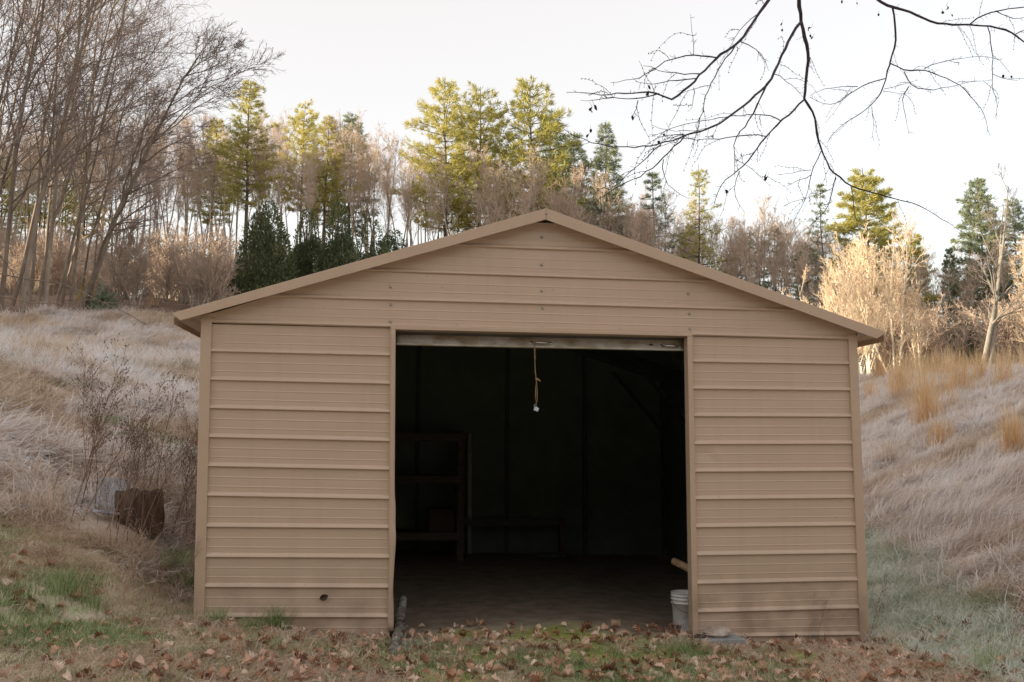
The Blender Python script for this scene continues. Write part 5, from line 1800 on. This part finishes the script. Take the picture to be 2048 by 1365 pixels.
for key, parts in LIMBS.items():
    lb, tw = MB(), MB()
    allp = []
    for i, (pts, D0, D1, ra, rb) in enumerate(parts):
        p, r = trace(pts, D0, D1, ra, rb)
        p = p + np.concatenate([np.zeros((1, 3)), r2.normal(0, 0.002, (len(p) - 1, 3))])
        if i == 0 and key != 'B':          # carry the limb on, up and out of the frame, to the fork
            mid = p[0] * 0.5 + hub * 0.5 + np.array([0.0, 0.1, 0.15])
            ext = np.array([hub, hub * 0.6 + mid * 0.4 + np.array([0, 0.03, 0.08]), mid, p[0] * 0.8 + mid * 0.2 + np.array([0, 0, .03])])
            lb.tubes(np.concatenate([ext, p[:1]]), np.linspace(0.03, ra, 5), 8)
        lb.tubes(p, r * (1 + 0.10 * r2.normal(size=len(r))).clip(0.8, 1.25), 7 if ra > 0.004 else 5)
        allp.append((p, r))
        TIPS.append(p[-1])
        # short spurs and thin hanging twigs
        L_ = np.linalg.norm(np.diff(p, axis=0), axis=1).sum()
        ns = int(L_ * 26)
        if ns:
            s, d, l, rr = spawn(r2, p[None], r[None], ns, 0.05, 0.98, 1.0, 1.0, np.array([0.02]), 0.5, 0.0)
            P1, R1 = grow(r2, s, d, l * r2.uniform(0.5, 1.8, len(l)), np.full(len(s), 0.0011), 3, 0.15, (0, 0, -0.05), 0.6)
            tw.tubes(P1, R1, 3)
        ns = max(1, int(L_ * 5.0))
        s, d, l, rr = spawn(r2, p[None], r[None], ns, 0.08, 0.8, 0.8, 1.0, np.array([0.20]), 0.35, 0.0)
        P1, R1 = grow(r2, s, d, l, np.full(len(s), 0.0011), 9, 0.16, (0, 0, -0.10), 0.5)
        tw.tubes(P1, R1, 3)
        # buds along the twigs
        bs = P1[:, 1:].reshape(-1, 3)
        bd = unit(r2.normal(size=bs.shape))
        tw.tubes(np.stack([bs, bs + bd * 0.007], 1), np.tile(np.array([[0.0022, 0.0008]]), (len(bs), 1)), 3)
        TIPS.extend(list(P1[::3, -1]))
    for b, nm in ((lb, 'limb'), (tw, 'twigs')):
        b.v = [v - OT0 for v in b.v]
        o = b.build(nm, M['darkbranch'], ot, True)
        if nm == 'twigs': o['kind'] = 'stuff'
tk = MB()
hb_ = hub - OT0
tk.tubes(np.array([[0, 0, -0.2], [0.05, 0.02, 1.2], [0.0, 0.05, 2.6], [-0.15, 0.1, 3.8], [-0.3, 0.1, 5.6]]), np.array([0.24, 0.18, 0.16, 0.13, 0.06]), 12)
tk.tubes(np.array([[0.0, 0.05, 2.6], [0.4 * hb_[0], 0.4 * hb_[1], 2.6 + 0.55 * (hb_[2] - 2.6)], [0.75 * hb_[0], 0.75 * hb_[1], 2.6 + 0.85 * (hb_[2] - 2.6)], list(hb_)]), np.array([0.10, 0.06, 0.045, 0.03]), 9)
tk.build('trunk', M['bark'], ot, True)
# dried leaf clusters hanging on the twigs, where the photo shows them
dl = [leaf_mesh('dried_leaf', 'driedleaf', 60 + s, False, 0.030) for s in range(3)]
for k, (x, y, D) in enumerate([(185, 488, 3.1), (192, 484, 3.1), (360, 520, 3.2), (362, 530, 3.2), (175, 580, 3.25), (165, 605, 3.25), (430, 420, 3.25), (425, 395, 3.25), (495, 600, 3.35), (470, 630, 3.35), (925, 775, 3.9), (937, 788, 3.9), (757, 842, 3.82), (1003, 118, 3.8), (1004, 145, 3.8), (1125, 140, 4.0), (1128, 165, 4.0), (1135, 178, 4.0), (1420, 75, 4.3), (1265, 18, 4.2), (1330, 25, 4.2), (1710, 45, 4.2), (1698, 62, 4.2), (1735, 80, 4.15), (1958, 342, 4.1), (1995, 342, 4.1)]):
    p = atD(1100 + x / 2.16, y / 2.16, D)
    o = put(dl[k % 3], 'dried_leaf', ot, p - OT0 + np.array([0, 0, 0.012]), (rnd.uniform(-0.4, 0.4), math.radians(80) + rnd.uniform(-0.5, 0.5), rnd.uniform(0, 6.28)), rnd.uniform(0.4, 0.75))
